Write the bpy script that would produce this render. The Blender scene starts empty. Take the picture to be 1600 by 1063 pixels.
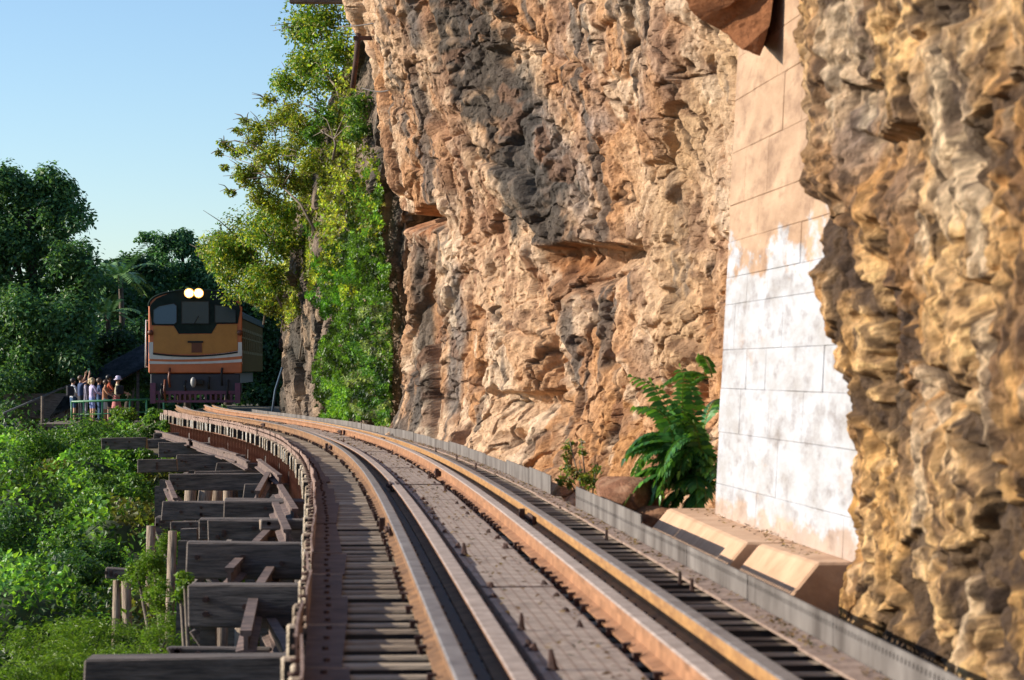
import bpy, bmesh, math, random
import numpy as np
from mathutils import Vector, Matrix
random.seed(7); RNG = np.random.default_rng(7)
SC = bpy.context.scene; COL = SC.collection
R = math.radians
# ---------------------------------------------------------------- camera, sky, sun, exposure
F, HY, CH = 4000.0, 579.2, 1.007            # focal length in photo pixels, horizon row, eye height over the rail top
cam = bpy.data.cameras.new('camera'); camo = bpy.data.objects.new('camera', cam); COL.objects.link(camo)
cam.sensor_width = 36; cam.lens = F / 1600 * 36; cam.shift_y = (HY - 531.5) / 1600
cam.clip_start = 0.1; cam.clip_end = 3000
camo.location = (0, 0, CH); camo.rotation_euler = (R(90), 0, 0)
cam.dof.use_dof = True; cam.dof.focus_distance = 72; cam.dof.aperture_fstop = 6.0
SC.camera = camo
SUN_EL, SUN_AZ = R(21.5), R(5)               # elevation; swing ahead of square-left
sd = Vector((-math.cos(SUN_AZ) * math.cos(SUN_EL), math.sin(SUN_AZ) * math.cos(SUN_EL), math.sin(SUN_EL)))
w = bpy.data.worlds.new('World'); SC.world = w; w.use_nodes = True
nt = w.node_tree; nt.nodes.clear()
sky = nt.nodes.new('ShaderNodeTexSky'); sky.sky_type = 'NISHITA'; sky.sun_disc = False
sky.sun_elevation = SUN_EL; sky.sun_rotation = math.atan2(sd.x, sd.y)
sky.air_density = 1.0; sky.dust_density = 0.6; sky.ozone_density = 3.4; sky.altitude = 600
bg = nt.nodes.new('ShaderNodeBackground'); bg.inputs[1].default_value = 0.12
wo = nt.nodes.new('ShaderNodeOutputWorld')
nt.links.new(sky.outputs[0], bg.inputs[0]); nt.links.new(bg.outputs[0], wo.inputs[0])
sl = bpy.data.lights.new('sun', 'SUN'); sl.energy = 5.0; sl.angle = R(0.5); sl.color = (1, 0.90, 0.76)
so = bpy.data.objects.new('sun', sl); COL.objects.link(so)
so.rotation_euler = (-sd).to_track_quat('-Z', 'Y').to_euler()
SC.view_settings.view_transform = 'Standard'; SC.view_settings.look = 'None'
SC.view_settings.exposure = 0.62; SC.view_settings.gamma = 1; SC.view_settings.use_curve_mapping = False
SC.cycles.max_bounces = 6; SC.cycles.transparent_max_bounces = 8
SC.cycles.use_denoising = True

# ---------------------------------------------------------------- helpers
def at(px, py, Y): return Vector(((px - 800) * Y / F, Y, CH - (py - HY) * Y / F))
def link(name, me, parent=None):
    o = bpy.data.objects.new(name, me); COL.objects.link(o)
    if parent is not None: o.parent = parent
    return o
def tag(o, label=None, cat=None, group=None, kind=None):
    if label: o['label'] = label
    if cat: o['category'] = cat
    if group: o['group'] = group
    if kind: o['kind'] = kind
    return o
def thing(name, label, cat, loc=(0, 0, 0), rz=0, group=None):
    o = bpy.data.objects.new(name, None); COL.objects.link(o)
    o.location = loc; o.rotation_euler = (0, 0, rz); o.empty_display_size = .2
    return tag(o, label, cat, group)

def mat(name, col=(.5, .5, .5), rough=.7, metal=0., col2=None, scale=5., stretch=None, bump=0., bscale=None, detail=6, spec=None, coords='Object', lo=.35, hi=.65):
    m = bpy.data.materials.new(name); m.use_nodes = True
    n = m.node_tree.nodes; l = m.node_tree.links; b = n['Principled BSDF']
    b.inputs['Roughness'].default_value = rough; b.inputs['Metallic'].default_value = metal
    if spec is not None: b.inputs['Specular IOR Level'].default_value = spec
    b.inputs['Base Color'].default_value = (*col, 1)
    if col2 or bump:
        tc = n.new('ShaderNodeTexCoord'); mp = n.new('ShaderNodeMapping'); l.new(tc.outputs[coords], mp.inputs[0])
        if stretch: mp.inputs['Scale'].default_value = stretch
        nz = n.new('ShaderNodeTexNoise'); nz.inputs['Scale'].default_value = scale; nz.inputs['Detail'].default_value = detail; nz.inputs['Roughness'].default_value = .65
        l.new(mp.outputs[0], nz.inputs[0])
        if col2:
            cr = n.new('ShaderNodeValToRGB'); cr.color_ramp.elements[0].position = lo; cr.color_ramp.elements[1].position = hi
            cr.color_ramp.elements[0].color = (*col, 1); cr.color_ramp.elements[1].color = (*col2, 1)
            l.new(nz.outputs[0], cr.inputs[0]); l.new(cr.outputs[0], b.inputs['Base Color'])
        if bump:
            nz2 = n.new('ShaderNodeTexNoise'); nz2.inputs['Scale'].default_value = bscale or scale * 3; nz2.inputs['Detail'].default_value = 5
            l.new(mp.outputs[0], nz2.inputs[0])
            bp = n.new('ShaderNodeBump'); bp.inputs['Strength'].default_value = bump; bp.inputs['Distance'].default_value = .02
            l.new(nz2.outputs[0], bp.inputs['Height']); l.new(bp.outputs[0], b.inputs['Normal'])
    return m

class MB:
    """collects shapes for ONE mesh"""
    def __init__(s): s.v = []; s.f = []; s.m = []; s.smooth = []
    def add(s, vs, fs, mi=0, smooth=False):
        k = len(s.v); s.v += [tuple(p) for p in vs]
        for f in fs: s.f.append(tuple(i + k for i in f)); s.m.append(mi); s.smooth.append(smooth)
    def box(s, c, size, mi=0, M=None, jit=0, ch=0.0):
        hx, hy, hz = size[0] / 2, size[1] / 2, size[2] / 2
        vs = [Vector((x * hx + random.uniform(-jit, jit), y * hy + random.uniform(-jit, jit), z * hz + random.uniform(-jit, jit))) for x in (-1, 1) for y in (-1, 1) for z in (-1, 1)]
        if M is not None: vs = [M @ p for p in vs]
        vs = [p + Vector(c) for p in vs]
        s.add(vs, [(0, 1, 3, 2), (4, 6, 7, 5), (0, 4, 5, 1), (2, 3, 7, 6), (0, 2, 6, 4), (1, 5, 7, 3)], mi)
    def prism(s, poly, a, b, mi=0, caps=True):
        """poly in (u,v) mapped by functions a(u,v), b(u,v) at both ends"""
        n = len(poly); va = [a(*p) for p in poly]; vb = [b(*p) for p in poly]
        fs = [(i, (i + 1) % n, n + (i + 1) % n, n + i) for i in range(n)]
        if caps: fs += [tuple(range(n))[::-1], tuple(range(n, 2 * n))]
        s.add(va + vb, fs, mi)
    def tube(s, pts, rad, n=8, mi=0, smooth=True, cap=True):
        pts = [Vector(p) for p in pts]
        if not hasattr(rad, '__len__'): rad = [rad] * len(pts)
        vs = []; fs = []
        for i, p in enumerate(pts):
            d = (pts[min(i + 1, len(pts) - 1)] - pts[max(i - 1, 0)]).normalized()
            u = d.orthogonal().normalized() if i == 0 else (u - d * u.dot(d)).normalized()
            q = d.cross(u)
            for k in range(n):
                t = 2 * math.pi * k / n; vs.append(p + (u * math.cos(t) + q * math.sin(t)) * rad[i])
        for i in range(len(pts) - 1):
            for k in range(n): fs.append((i * n + k, i * n + (k + 1) % n, (i + 1) * n + (k + 1) % n, (i + 1) * n + k))
        if cap: fs += [tuple(range(n))[::-1], tuple((len(pts) - 1) * n + k for k in range(n))]
        s.add(vs, fs, mi, smooth)
    def ball(s, c, r, mi=0, nu=10, nv=7, sq=(1, 1, 1)):
        vs = [Vector(c) + Vector((0, 0, -r * sq[2]))]; fs = []
        for j in range(1, nv):
            t = math.pi * j / nv
            for i in range(nu):
                a = 2 * math.pi * i / nu
                vs.append(Vector(c) + Vector((r * sq[0] * math.sin(t) * math.cos(a), r * sq[1] * math.sin(t) * math.sin(a), -r * sq[2] * math.cos(t))))
        vs.append(Vector(c) + Vector((0, 0, r * sq[2])))
        for i in range(nu): fs.append((0, 1 + (i + 1) % nu, 1 + i))
        for j in range(nv - 2):
            for i in range(nu):
                a = 1 + j * nu + i; b = 1 + j * nu + (i + 1) % nu; fs.append((a, b, b + nu, a + nu))
        k = 1 + (nv - 2) * nu
        for i in range(nu): fs.append((k + i, k + (i + 1) % nu, len(vs) - 1))
        s.add(vs, fs, mi, True)
    def mesh(s, name, mats):
        me = bpy.data.meshes.new(name); me.from_pydata(s.v, [], s.f)
        for m in (mats if isinstance(mats, (list, tuple)) else [mats]): me.materials.append(m)
        me.polygons.foreach_set('material_index', s.m); me.polygons.foreach_set('use_smooth', s.smooth)
        bm = bmesh.new(); bm.from_mesh(me); bmesh.ops.recalc_face_normals(bm, faces=bm.faces); bm.to_mesh(me); bm.free()
        return me
    def build(s, name, mats, parent=None, bevel=0):
        me = s.mesh(name, mats)
        if bevel:
            bm = bmesh.new(); bm.from_mesh(me)
            bmesh.ops.bevel(bm, geom=list(bm.edges), offset=bevel, segments=1, affect='EDGES', clamp_overlap=True)
            bm.to_mesh(me); bm.free()
        return link(name, me, parent)

def grid_mesh(name, P, m, attrs=None, smooth=True):
    """P: (rows, cols, 3) array -> quad sheet; attrs: {name: (rows, cols, 3)} point colours"""
    nr, nc = P.shape[:2]; me = bpy.data.meshes.new(name)
    idx = np.arange(nr * nc).reshape(nr, nc)
    q = np.stack([idx[:-1, :-1], idx[:-1, 1:], idx[1:, 1:], idx[1:, :-1]], -1).reshape(-1, 4)
    mesh_np(me, P.reshape(-1, 3), q, smooth)
    for k, a in (attrs or {}).items():
        at_ = me.attributes.new(k, 'FLOAT_COLOR', 'POINT')
        c = np.ones((nr * nc, 4), np.float32); c[:, :3] = a.reshape(-1, 3); at_.data.foreach_set('color', c.ravel())
    me.materials.append(m)
    return me
def mesh_np(me, V, Q, smooth=False):
    k = Q.shape[1]
    me.vertices.add(len(V)); me.vertices.foreach_set('co', np.ascontiguousarray(V, np.float32).ravel())
    me.loops.add(Q.size); me.loops.foreach_set('vertex_index', Q.astype(np.int32).ravel())
    me.polygons.add(len(Q)); me.polygons.foreach_set('loop_start', (np.arange(len(Q)) * k).astype(np.int32))
    me.polygons.foreach_set('loop_total', np.full(len(Q), k, np.int32))
    me.polygons.foreach_set('use_smooth', np.full(len(Q), smooth, bool))
    me.update(calc_edges=True); me.validate()

# numpy noise
def h32(ix, iy, iz, seed):
    h = (ix.astype(np.int64) * 374761393 + iy.astype(np.int64) * 668265263 + iz.astype(np.int64) * 2147483647 + seed * 974634777) & 0xFFFFFFFF
    h = ((h ^ (h >> 13)) * 1274126177) & 0xFFFFFFFF
    h = ((h ^ (h >> 16)) * 2246822519) & 0xFFFFFFFF
    return ((h ^ (h >> 15)) & 0xFFFFFF).astype(np.float32) / 0xFFFFFF
def vn2(x, y, seed=0):
    ix, iy = np.floor(x), np.floor(y); fx, fy = x - ix, y - iy; z = np.zeros_like(ix)
    fx = fx * fx * (3 - 2 * fx); fy = fy * fy * (3 - 2 * fy)
    a = h32(ix, iy, z, seed); b = h32(ix + 1, iy, z, seed); c = h32(ix, iy + 1, z, seed); d = h32(ix + 1, iy + 1, z, seed)
    return (a + (b - a) * fx) * (1 - fy) + (c + (d - c) * fx) * fy
def fbm(x, y, oct=5, seed=0, gain=.5):
    t = 0; a = 1; n = 0
    for o in range(oct): t = t + a * vn2(x * 2 ** o + 17.3 * o, y * 2 ** o - 9.1 * o, seed + o); n += a; a *= gain
    return t / n
def facets(x, y, seed=0, tilt=1.0):
    """broken-rock relief: every Voronoi cell is a tilted plane of its own height; also the crack distance"""
    ix, iy = np.floor(x), np.floor(y); b1 = np.full(x.shape, 9., np.float32); b2 = b1.copy(); out = np.zeros_like(b1)
    z = np.zeros_like(ix)
    for dx in (-1, 0, 1):
        for dy in (-1, 0, 1):
            cx, cy = ix + dx, iy + dy
            px = cx + h32(cx, cy, z, seed); py = cy + h32(cx, cy, z, seed + 1)
            d = (px - x) ** 2 + (py - y) ** 2
            hh = h32(cx, cy, z, seed + 2) - .5 + tilt * ((h32(cx, cy, z, seed + 3) - .5) * (x - px) + (h32(cx, cy, z, seed + 4) - .5) * (y - py))
            n = d < b1
            b2 = np.where(n, b1, np.minimum(b2, d)); out = np.where(n, hh, out); b1 = np.where(n, d, b1)
    return out, np.sqrt(b2) - np.sqrt(b1)
def sstep(a, b, x): t = np.clip((x - a) / (b - a), 0, 1); return t * t * (3 - 2 * t)

# natural cubic spline
def spline(xk, yk, x):
    xk = np.asarray(xk, float); yk = np.asarray(yk, float); n = len(xk); h = np.diff(xk)
    A = np.eye(n); B = np.zeros(n)
    for i in range(1, n - 1):
        A[i, i - 1] = h[i - 1]; A[i, i] = 2 * (h[i - 1] + h[i]); A[i, i + 1] = h[i]
        B[i] = 3 * ((yk[i + 1] - yk[i]) / h[i] - (yk[i] - yk[i - 1]) / h[i - 1])
    c = np.linalg.solve(A, B)
    b = np.diff(yk) / h - h * (2 * c[:-1] + c[1:]) / 3; d = np.diff(c) / (3 * h)
    i = np.clip(np.searchsorted(xk, x) - 1, 0, n - 2); t = x - xk[i]
    return yk[i] + b[i] * t + c[i] * t * t + d[i] * t ** 3

# ---------------------------------------------------------------- the track's centre line
_co = [-0.00606, -0.23349, -0.27765, -1.53764, -0.46543]
_yk = [-6, -2, 2, 6, 10, 14, 18, 22, 26, 30, 34, 38, 42, 46]
_xk = [1.48, 1.17, .86] + [float(np.polyval(_co, (y - 20) / 20)) for y in _yk[3:]]
_yk += [50, 54, 58, 62, 66, 70, 75.5, 82, 90, 100, 115, 130]
_xk += [-4.2, -5.03, -5.93, -6.87, -7.75, -8.5, -9.36, -10.2, -10.95, -11.5, -12.1, -12.6]
TY = np.linspace(-6, 130, 5441); TX = spline(_yk, _xk, TY)
TD = np.gradient(TX, TY); TS = np.concatenate([[0], np.cumsum(np.hypot(np.diff(TX), np.diff(TY)))])
def track(Y, d=0., z=0.):
    x = np.interp(Y, TY, TX); t = np.interp(Y, TY, TD); k = 1 / math.sqrt(1 + t * t)
    return Vector((x + d * k, Y - d * t * k, z))
def track_ang(Y): return -math.atan(float(np.interp(Y, TY, TD)))   # rotation that carries +Y onto the tangent
def s_of(Y): return float(np.interp(Y, TY, TS))
def y_of(s): return float(np.interp(s, TS, TY))
# ---------------------------------------------------------------- materials
M_timber = mat('timber', (.045, .036, .032), .85, col2=(.17, .135, .115), scale=3, stretch=(1, 9, 9), bump=.5, bscale=8)
M_timber2 = mat('timber_pale', (.12, .085, .06), .85, col2=(.38, .29, .21), scale=5, stretch=(9, 9, .8), bump=.5, bscale=8)
M_timber_end = mat('timber_end', (.22, .16, .11), .9, col2=(.34, .25, .18), scale=12)
M_sleeper = mat('sleeper_wood', (.30, .235, .165), .85, col2=(.56, .45, .325), scale=4, stretch=(1, 10, 10), bump=.6, bscale=9)
M_sleeper_dk = mat('sleeper_wood_dark', (.17, .125, .085), .85, col2=(.42, .32, .22), scale=4, stretch=(1, 10, 10), bump=.6, bscale=9)
M_creosote_shade = mat('creosote_shade', (.014, .011, .010), .8, col2=(.035, .027, .022), scale=6, stretch=(1, 8, 8))  # creosoted wood, blackened to paint the gap shade into the sleeper sides
M_greyend = mat('sleeper_end_worn', (.12, .11, .10), .8, col2=(.45, .44, .42), scale=16)
M_white = mat('sleeper_end_paint', (.42, .42, .40), .7, col2=(.8, .8, .77), scale=14)
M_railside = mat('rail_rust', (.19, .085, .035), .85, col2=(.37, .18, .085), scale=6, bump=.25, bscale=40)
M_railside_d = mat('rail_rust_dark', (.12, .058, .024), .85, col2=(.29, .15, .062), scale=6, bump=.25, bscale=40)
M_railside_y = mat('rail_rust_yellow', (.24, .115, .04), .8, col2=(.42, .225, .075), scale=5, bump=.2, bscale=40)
M_railtop = mat('rail_head', (.13, .105, .09), .5, .15, col2=(.27, .235, .21), scale=9)
M_railtop_g = mat('guard_rail_head', (.25, .195, .165), .85, col2=(.42, .34, .295), scale=9, bump=.2, bscale=40)
M_rust = mat('rust', (.14, .058, .032), .9, col2=(.27, .13, .075), scale=7, bump=.4)
M_darkrust = mat('dark_rust', (.035, .018, .014), .85, col2=(.10, .05, .036), scale=12)
M_pinkrust = mat('kerb_rust', (.13, .075, .055), .85, col2=(.32, .21, .165), scale=5, bump=.3)
M_brownplate = mat('edge_plate_rust', (.065, .036, .027), .9, col2=(.15, .09, .068), scale=5, bump=.3)
M_dust = mat('dusty_board', (.19, .125, .095), .9, col2=(.34, .245, .19), scale=6, bump=.4)
M_kerb = mat('kerb_steel', (.07, .056, .047), .85, .1, col2=(.20, .178, .16), scale=3, stretch=(1, 1, .4), bump=.15)
M_scrap = mat('old_rail', (.06, .038, .032), .8, col2=(.19, .125, .10), scale=6)

def plate_mat():
    m = mat('checker_plate', (.21, .165, .135), .85, 0, col2=(.45, .37, .31), scale=6)
    n = m.node_tree.nodes; l = m.node_tree.links; b = n['Principled BSDF']
    tc = n.new('ShaderNodeTexCoord'); br = n.new('ShaderNodeTexBrick'); br.offset = 0
    br.inputs['Scale'].default_value = 1; br.inputs['Brick Width'].default_value = .055; br.inputs['Row Height'].default_value = .055; br.inputs['Mortar Size'].default_value = .006
    br.inputs['Color1'].default_value = (0, 0, 0, 1); br.inputs['Color2'].default_value = (0, 0, 0, 1); br.inputs['Mortar'].default_value = (1, 1, 1, 1)
    l.new(tc.outputs['Object'], br.inputs[0])
    bp = n.new('ShaderNodeBump'); bp.inputs['Strength'].default_value = .8; bp.inputs['Distance'].default_value = .006
    l.new(br.outputs[0], bp.inputs['Height']); l.new(bp.outputs[0], b.inputs['Normal'])
    mx = n.new('ShaderNodeMixRGB'); mx.blend_type = 'MULTIPLY'; mx.inputs[2].default_value = (.72, .62, .58, 1)
    src = b.inputs['Base Color'].links[0].from_socket
    l.new(br.outputs[0], mx.inputs[0]); l.new(src, mx.inputs[1]); l.new(mx.outputs[0], b.inputs['Base Color'])
    return m
M_plate = plate_mat()

# ---------------------------------------------------------------- track
SZ = -.14        # sleeper top
trk = thing('railway_track', 'single line of rusty rails with guard rails and a plated walkway curving along the cliff', 'railway track', track(20, 0, SZ))
inv = Matrix.Translation(trk.location).inverted()
def tl(v): return inv @ Vector(v)
# sleepers
sm_meshes = []
for k in range(5):
    b = MB(); b.box((0, 0, -.095), (2.24, .082 + .03 * random.random(), .19), jit=.006)
    me = b.mesh('sleeper', [M_sleeper if k % 2 else M_sleeper_dk, M_white, M_creosote_shade])
    if k in (1, 3): me.materials[1] = (M_creosote_shade, M_greyend)[k == 3]
    for p in me.polygons:
        p.material_index = 1 if abs(p.normal.x) > .9 else (0 if p.normal.z > .5 else 2)
    bm = bmesh.new(); bm.from_mesh(me); bmesh.ops.bevel(bm, geom=list(bm.edges), offset=.012, segments=1, affect='EDGES'); bm.to_mesh(me); bm.free()
    sm_meshes.append(me)
s = s_of(4.0); Ysl = []
while y_of(s) < 71.5:
    Y = y_of(s); Ysl.append(Y)
    o = link('sleeper', random.choice(sm_meshes), trk)
    o.location = tl(track(Y, random.uniform(-.05, .05), SZ + random.uniform(-.008, .004))); o.rotation_euler = (0, 0, track_ang(Y) + R(random.uniform(-.8, .8)))
    s += .335 + random.uniform(-.02, .02)

RAIL = [(-.055, -.125), (.055, -.125), (.055, -.113), (.012, -.098), (.010, -.042), (.034, -.034), (.035, -.006), (.028, 0), (-.028, 0), (-.035, -.006), (-.034, -.034), (-.010, -.042), (-.012, -.098), (-.055, -.113)]
def rail(name, d, top, side, y0=3.0, y1=76, step=.35, zoff=0., wide=1., h=1.):
    b = MB(); ys = []; s = s_of(y0)
    while y_of(s) < y1: ys.append(y_of(s)); s += step
    n = len(RAIL); vs = []; fs = []; ms = []
    for Y in ys:
        for (u, v) in RAIL: vs.append(tl(track(Y, d + u * wide, v * h + zoff)))
    for i in range(len(ys) - 1):
        for k in range(n):
            fs.append((i * n + k, i * n + (k + 1) % n, (i + 1) * n + (k + 1) % n, (i + 1) * n + k)); ms.append(1 if k in (6, 7, 8) else 0)
    fs += [tuple(range(n)), tuple((len(ys) - 1) * n + k for k in range(n))[::-1]]; ms += [0, 0]
    b.v = vs; b.f = fs; b.m = ms; b.smooth = [False] * len(fs)
    return b.build(name, [side, top], trk)
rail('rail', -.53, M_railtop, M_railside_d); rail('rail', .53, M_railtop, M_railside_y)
rail('guard_rail', -.305, M_railtop_g, M_railside, zoff=-.05, wide=1.2, h=.7); rail('guard_rail', .30, M_railtop_g, M_railside, zoff=0., wide=1.12)
# fishplates on rail joints
b = MB()
for sg in (-1, 1):
    b.box((sg * .03, 0, -.07), (.022, .46, .06)); 
    for y in (-.17, -.06, .06, .17): b.tube([(sg * .036, y, -.07), (sg * .065, y, -.07)], .014, 6)
fp = b.mesh('fishplate', M_darkrust)
for d, Y in ((-.53, 17.4), (.53, 18.6), (.30, 27.0), (-.53, 36), (.30, 45), (.53, 40), (-.325, 24), (-.53, 51)):
    o = link('fishplate', fp, trk); o.location = tl(track(Y, d, 0)); o.rotation_euler = (0, 0, track_ang(Y))
b = MB()   # joint bar clamps seen as dark lumps against the rail
for d, Y in ((-.6, 17.9), (.245, 26.8), (.465, 19.0), (-.6, 36.2), (.245, 44)):
    b.box(tl(track(Y, d, -.06)), (.04, .07, .08), M=Matrix.Rotation(track_ang(Y), 3, 'Z'))
tag(b.build('rail_clamp', M_darkrust, trk), kind='stuff')
# spikes and bolts on every sleeper
b = MB()
for Y in Ysl:
    if Y > 62: break
    Mz = Matrix.Rotation(track_ang(Y), 3, 'Z')
    for d in (-.53, .53, .30):
        for sg in (-1, 1):
            if random.random() < .3: continue
            p = tl(track(Y + random.uniform(-.04, .04), d + sg * .078, SZ + .02))
            b.box(p, (.022, .022, .03), M=Mz, jit=.003); b.box(p + Vector((-sg * .006, 0, .018)), (.036, .03, .012), M=Mz, jit=.003)
tag(b.build('rail_spike', M_darkrust, trk), kind='stuff')
# walkway of chequered plates between the guard rails
Y = 4.3; pk = []; i = 0
while Y < 68:
    L = 1.46 + random.uniform(-.05, .05); Yc = y_of(s_of(Y) + L / 2); Y2 = y_of(s_of(Y) + L)
    wl, wr = -.20, .17
    zt = -.098 + random.uniform(-.006, .006); t = .008
    cl = .07 if i % 3 == 1 else .0
    poly = [(wl, -L / 2 + .006), (wr - cl, -L / 2 + .006), (wr, -L / 2 + .006 + cl), (wr, L / 2 - .006 - cl), (wr - cl, L / 2 - .006), (wl, L / 2 - .006)] if cl else [(wl, -L / 2 + .006), (wr, -L / 2 + .006), (wr, L / 2 - .006), (wl, L / 2 - .006)]
    # each plate follows the curve: three slices
    b = MB(); tilt = random.uniform(-.006, .006); warp = random.uniform(-.004, .004)
    nn = len(poly)
    top = [(u, v, tilt * v + warp * u) for u, v in poly]
    b.add(top + [(u, v, z - t) for u, v, z in top], [tuple(range(nn)), tuple(range(nn, 2 * nn))[::-1]] + [(k, (k + 1) % nn, nn + (k + 1) % nn, nn + k) for k in range(nn)])
    o = b.build('walkway_plate', M_plate, trk)
    o.location = tl(track(Yc, 0, zt)); o.rotation_euler = (0, 0, track_ang(Yc)); pk.append((Yc, L)); Y = Y2; i += 1
b = MB()   # upright spikes and bolt heads standing out of the plates
for Yc, L in pk:
    if Yc > 60: continue
    for v in (-.5, .05, .5):
        for u in (-.165, .12):
            if random.random() < .5: continue
            q = track(y_of(s_of(Yc) + v * L + random.uniform(-.1, .1)), u + random.uniform(-.02, .02), -.10); r = random.uniform(.011, .019)
            hgt = random.choice((.015, .02, .02, .03, .075))
            b.tube([tl(q), tl(q + Vector((0, 0, .015))), tl(q + Vector((random.uniform(-.01, .01), random.uniform(-.01, .01), hgt)))], [r * 1.6, r, r * .45], 6, smooth=False)
tag(b.build('bolt', M_darkrust, trk), kind='stuff')
# added black strips: painted shade in the gaps between running rail and guard rail
M_gap_shade = mat('gap_shade', (.008, .008, .009), .7, col2=(.018, .017, .017), scale=8)
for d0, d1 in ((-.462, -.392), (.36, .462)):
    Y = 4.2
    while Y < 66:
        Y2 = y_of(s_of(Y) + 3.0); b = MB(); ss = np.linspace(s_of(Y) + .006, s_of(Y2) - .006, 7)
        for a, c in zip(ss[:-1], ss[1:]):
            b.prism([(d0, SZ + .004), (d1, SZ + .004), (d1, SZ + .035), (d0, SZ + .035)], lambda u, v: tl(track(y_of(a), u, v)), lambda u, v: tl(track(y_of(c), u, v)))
        b.build('shade_strip', M_gap_shade, trk); Y = Y2
# timbers the plates lie on
for d in (-.17, .14):
    b = MB(); ys = np.arange(4, 69, .6)
    for ya, yb in zip(ys[:-1], ys[1:]):
        b.prism([(d - .03, -.14), (d + .03, -.14), (d + .03, -.112), (d - .03, -.112)], lambda u, v: tl(track(ya, u, v)), lambda u, v: tl(track(yb, u, v)))
    b.build('walkway_bearer', M_sleeper, trk)

def kerb_plate(ya, yb, d, zb, zt, mt, wav=0., slots=False, outl=0.):
    b = MB(); L = s_of(yb) - s_of(ya); n = max(3, int(L / .3)); s0 = s_of(ya); th = .010; ph = random.uniform(0, 6)
    ss = np.linspace(s0 + .006, s0 + L - .006, n + 1)
    def P(s, u, z): return tl(track(y_of(s), d + u + wav * math.sin(s * 2.3 + ph) * (z - zb) * 5, z))
    def strip(s_a, s_b, z0, z1):
        e0 = wav * .5 * math.sin(s_a * 5 + ph); e1 = wav * .5 * math.sin(s_b * 5 + ph)
        t0, t1 = (z1 + e0, z1 + e1) if z1 >= zt - 1e-6 else (z1, z1)
        va = [P(s_a, 0, z0), P(s_a, th, z0), P(s_a, th, t0), P(s_a, 0, t0)]; vb = [P(s_b, 0, z0), P(s_b, th, z0), P(s_b, th, t1), P(s_b, 0, t1)]
        b.add(va + vb, [(0, 1, 5, 4), (1, 2, 6, 5), (2, 3, 7, 6), (3, 0, 4, 7), (0, 3, 2, 1), (4, 5, 6, 7)])
    if not slots:
        for i in range(n): strip(ss[i], ss[i + 1], zb, zt)
    else:
        zs0, zs1 = zb + .085, zb + .108
        for i in range(n): strip(ss[i], ss[i + 1], zb, zs0); strip(ss[i], ss[i + 1], zs1, zt)
        sp = .062; k = int(L / sp)
        for i in range(k):
            c = s0 + .006 + (i + .5) * (L - .012) / k; strip(c - .021, c + .021, zs0, zs1)
    return b.build('kerb_plate', mt, trk)
# cliff-side kerb: upright sheet of lengths with slots, standing on a dusty edge board
Y = 4.0; i = 0
hts = [0, 0, 0, 0, 0, 0, .055, .05, -.14, .05, .03, .0, .01, .02, .0, .01, .02, .01, .0, .01]
while Y < 66:
    L = 2.15 if Y < 25 else 2.6; Y2 = y_of(s_of(Y) + L); h = hts[i % len(hts)] if i < len(hts) else random.uniform(-.01, .015)
    if h > -.1: kerb_plate(Y, Y2, 1.085 + random.uniform(-.006, .006), SZ + .004, -.004 + h, M_kerb, slots=Y < 22)
    b = MB(); w0 = .955 + random.uniform(-.012, .012); n = 5; ss = np.linspace(s_of(Y) + .004, s_of(Y2) - .004, n + 1); zb = random.uniform(0, .006)
    for a, c in zip(ss[:-1], ss[1:]):
        b.prism([(w0, SZ + .002), (1.08, SZ + .002), (1.08, SZ + .014 + zb), (w0, SZ + .014 + zb)], lambda u, v: tl(track(y_of(a), u, v)), lambda u, v: tl(track(y_of(c), u, v)))
    b.build('edge_board', M_dust, trk)
    Y = Y2; i += 1
# valley-side kerb: bent rusty plates, brown foot plates with bolts
Y = 4.0; i = 0
while Y < 68:
    L = random.uniform(1.3, 1.7); Y2 = y_of(s_of(Y) + L)
    dz = 0 if Y < 30 else -.03
    kerb_plate(Y, Y2, -1.085 + random.uniform(-.018, .018), SZ - .02, random.uniform(-.012, .012) + dz, M_pinkrust, wav=.010)
    b = MB(); w0 = -.90 + random.uniform(-.03, .02); w1 = w0 + random.uniform(-.015, .03); zb = random.uniform(.002, .01); n = 4; ss = np.linspace(s_of(Y) - .015, s_of(Y2) + .015, n + 1)
    for k in range(n):
        a, c = ss[k], ss[k + 1]; wa = w0 + (w1 - w0) * k / n; wc = w0 + (w1 - w0) * (k + 1) / n
        va = [(-1.07, SZ + zb), (wa, SZ + zb), (wa, SZ + zb + .009), (-1.07, SZ + zb + .009)]; vb = [(-1.07, SZ + zb), (wc, SZ + zb), (wc, SZ + zb + .009), (-1.07, SZ + zb + .009)]
        V = [tl(track(y_of(a), *p)) for p in va] + [tl(track(y_of(c), *p)) for p in vb]
        b.add(V, [(0, 1, 5, 4), (1, 2, 6, 5), (2, 3, 7, 6), (3, 0, 4, 7), (0, 3, 2, 1), (4, 5, 6, 7)])
    for k in range(4):
        q = track(y_of(s_of(Y) + L * (k + .5) / 4), -.985 + random.uniform(-.012, .012), SZ + zb + .006); b.tube([tl(q), tl(q + Vector((0, 0, .016)))], .013, 6, mi=1, smooth=False)
    b.build('foot_plate', [M_brownplate, M_darkrust], trk)
    Y = Y2; i += 1
# bolts on the outer face and rail stubs along the cliff-side sleepers
b = MB()
for Y in np.arange(6, 60, .45):
    q = track(Y, .90, SZ)
    if random.random() < .16: b.tube([tl(q), tl(q + Vector((0, 0, .07)))], [.013, .008], 6, smooth=False)
    q = track(Y, -1.10, -.07); b.tube([tl(q + Vector((.02, 0, 0))), tl(q + Vector((-.02, 0, 0)))], .009, 6)
tag(b.build('bolt', M_darkrust, trk), kind='stuff')

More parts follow.
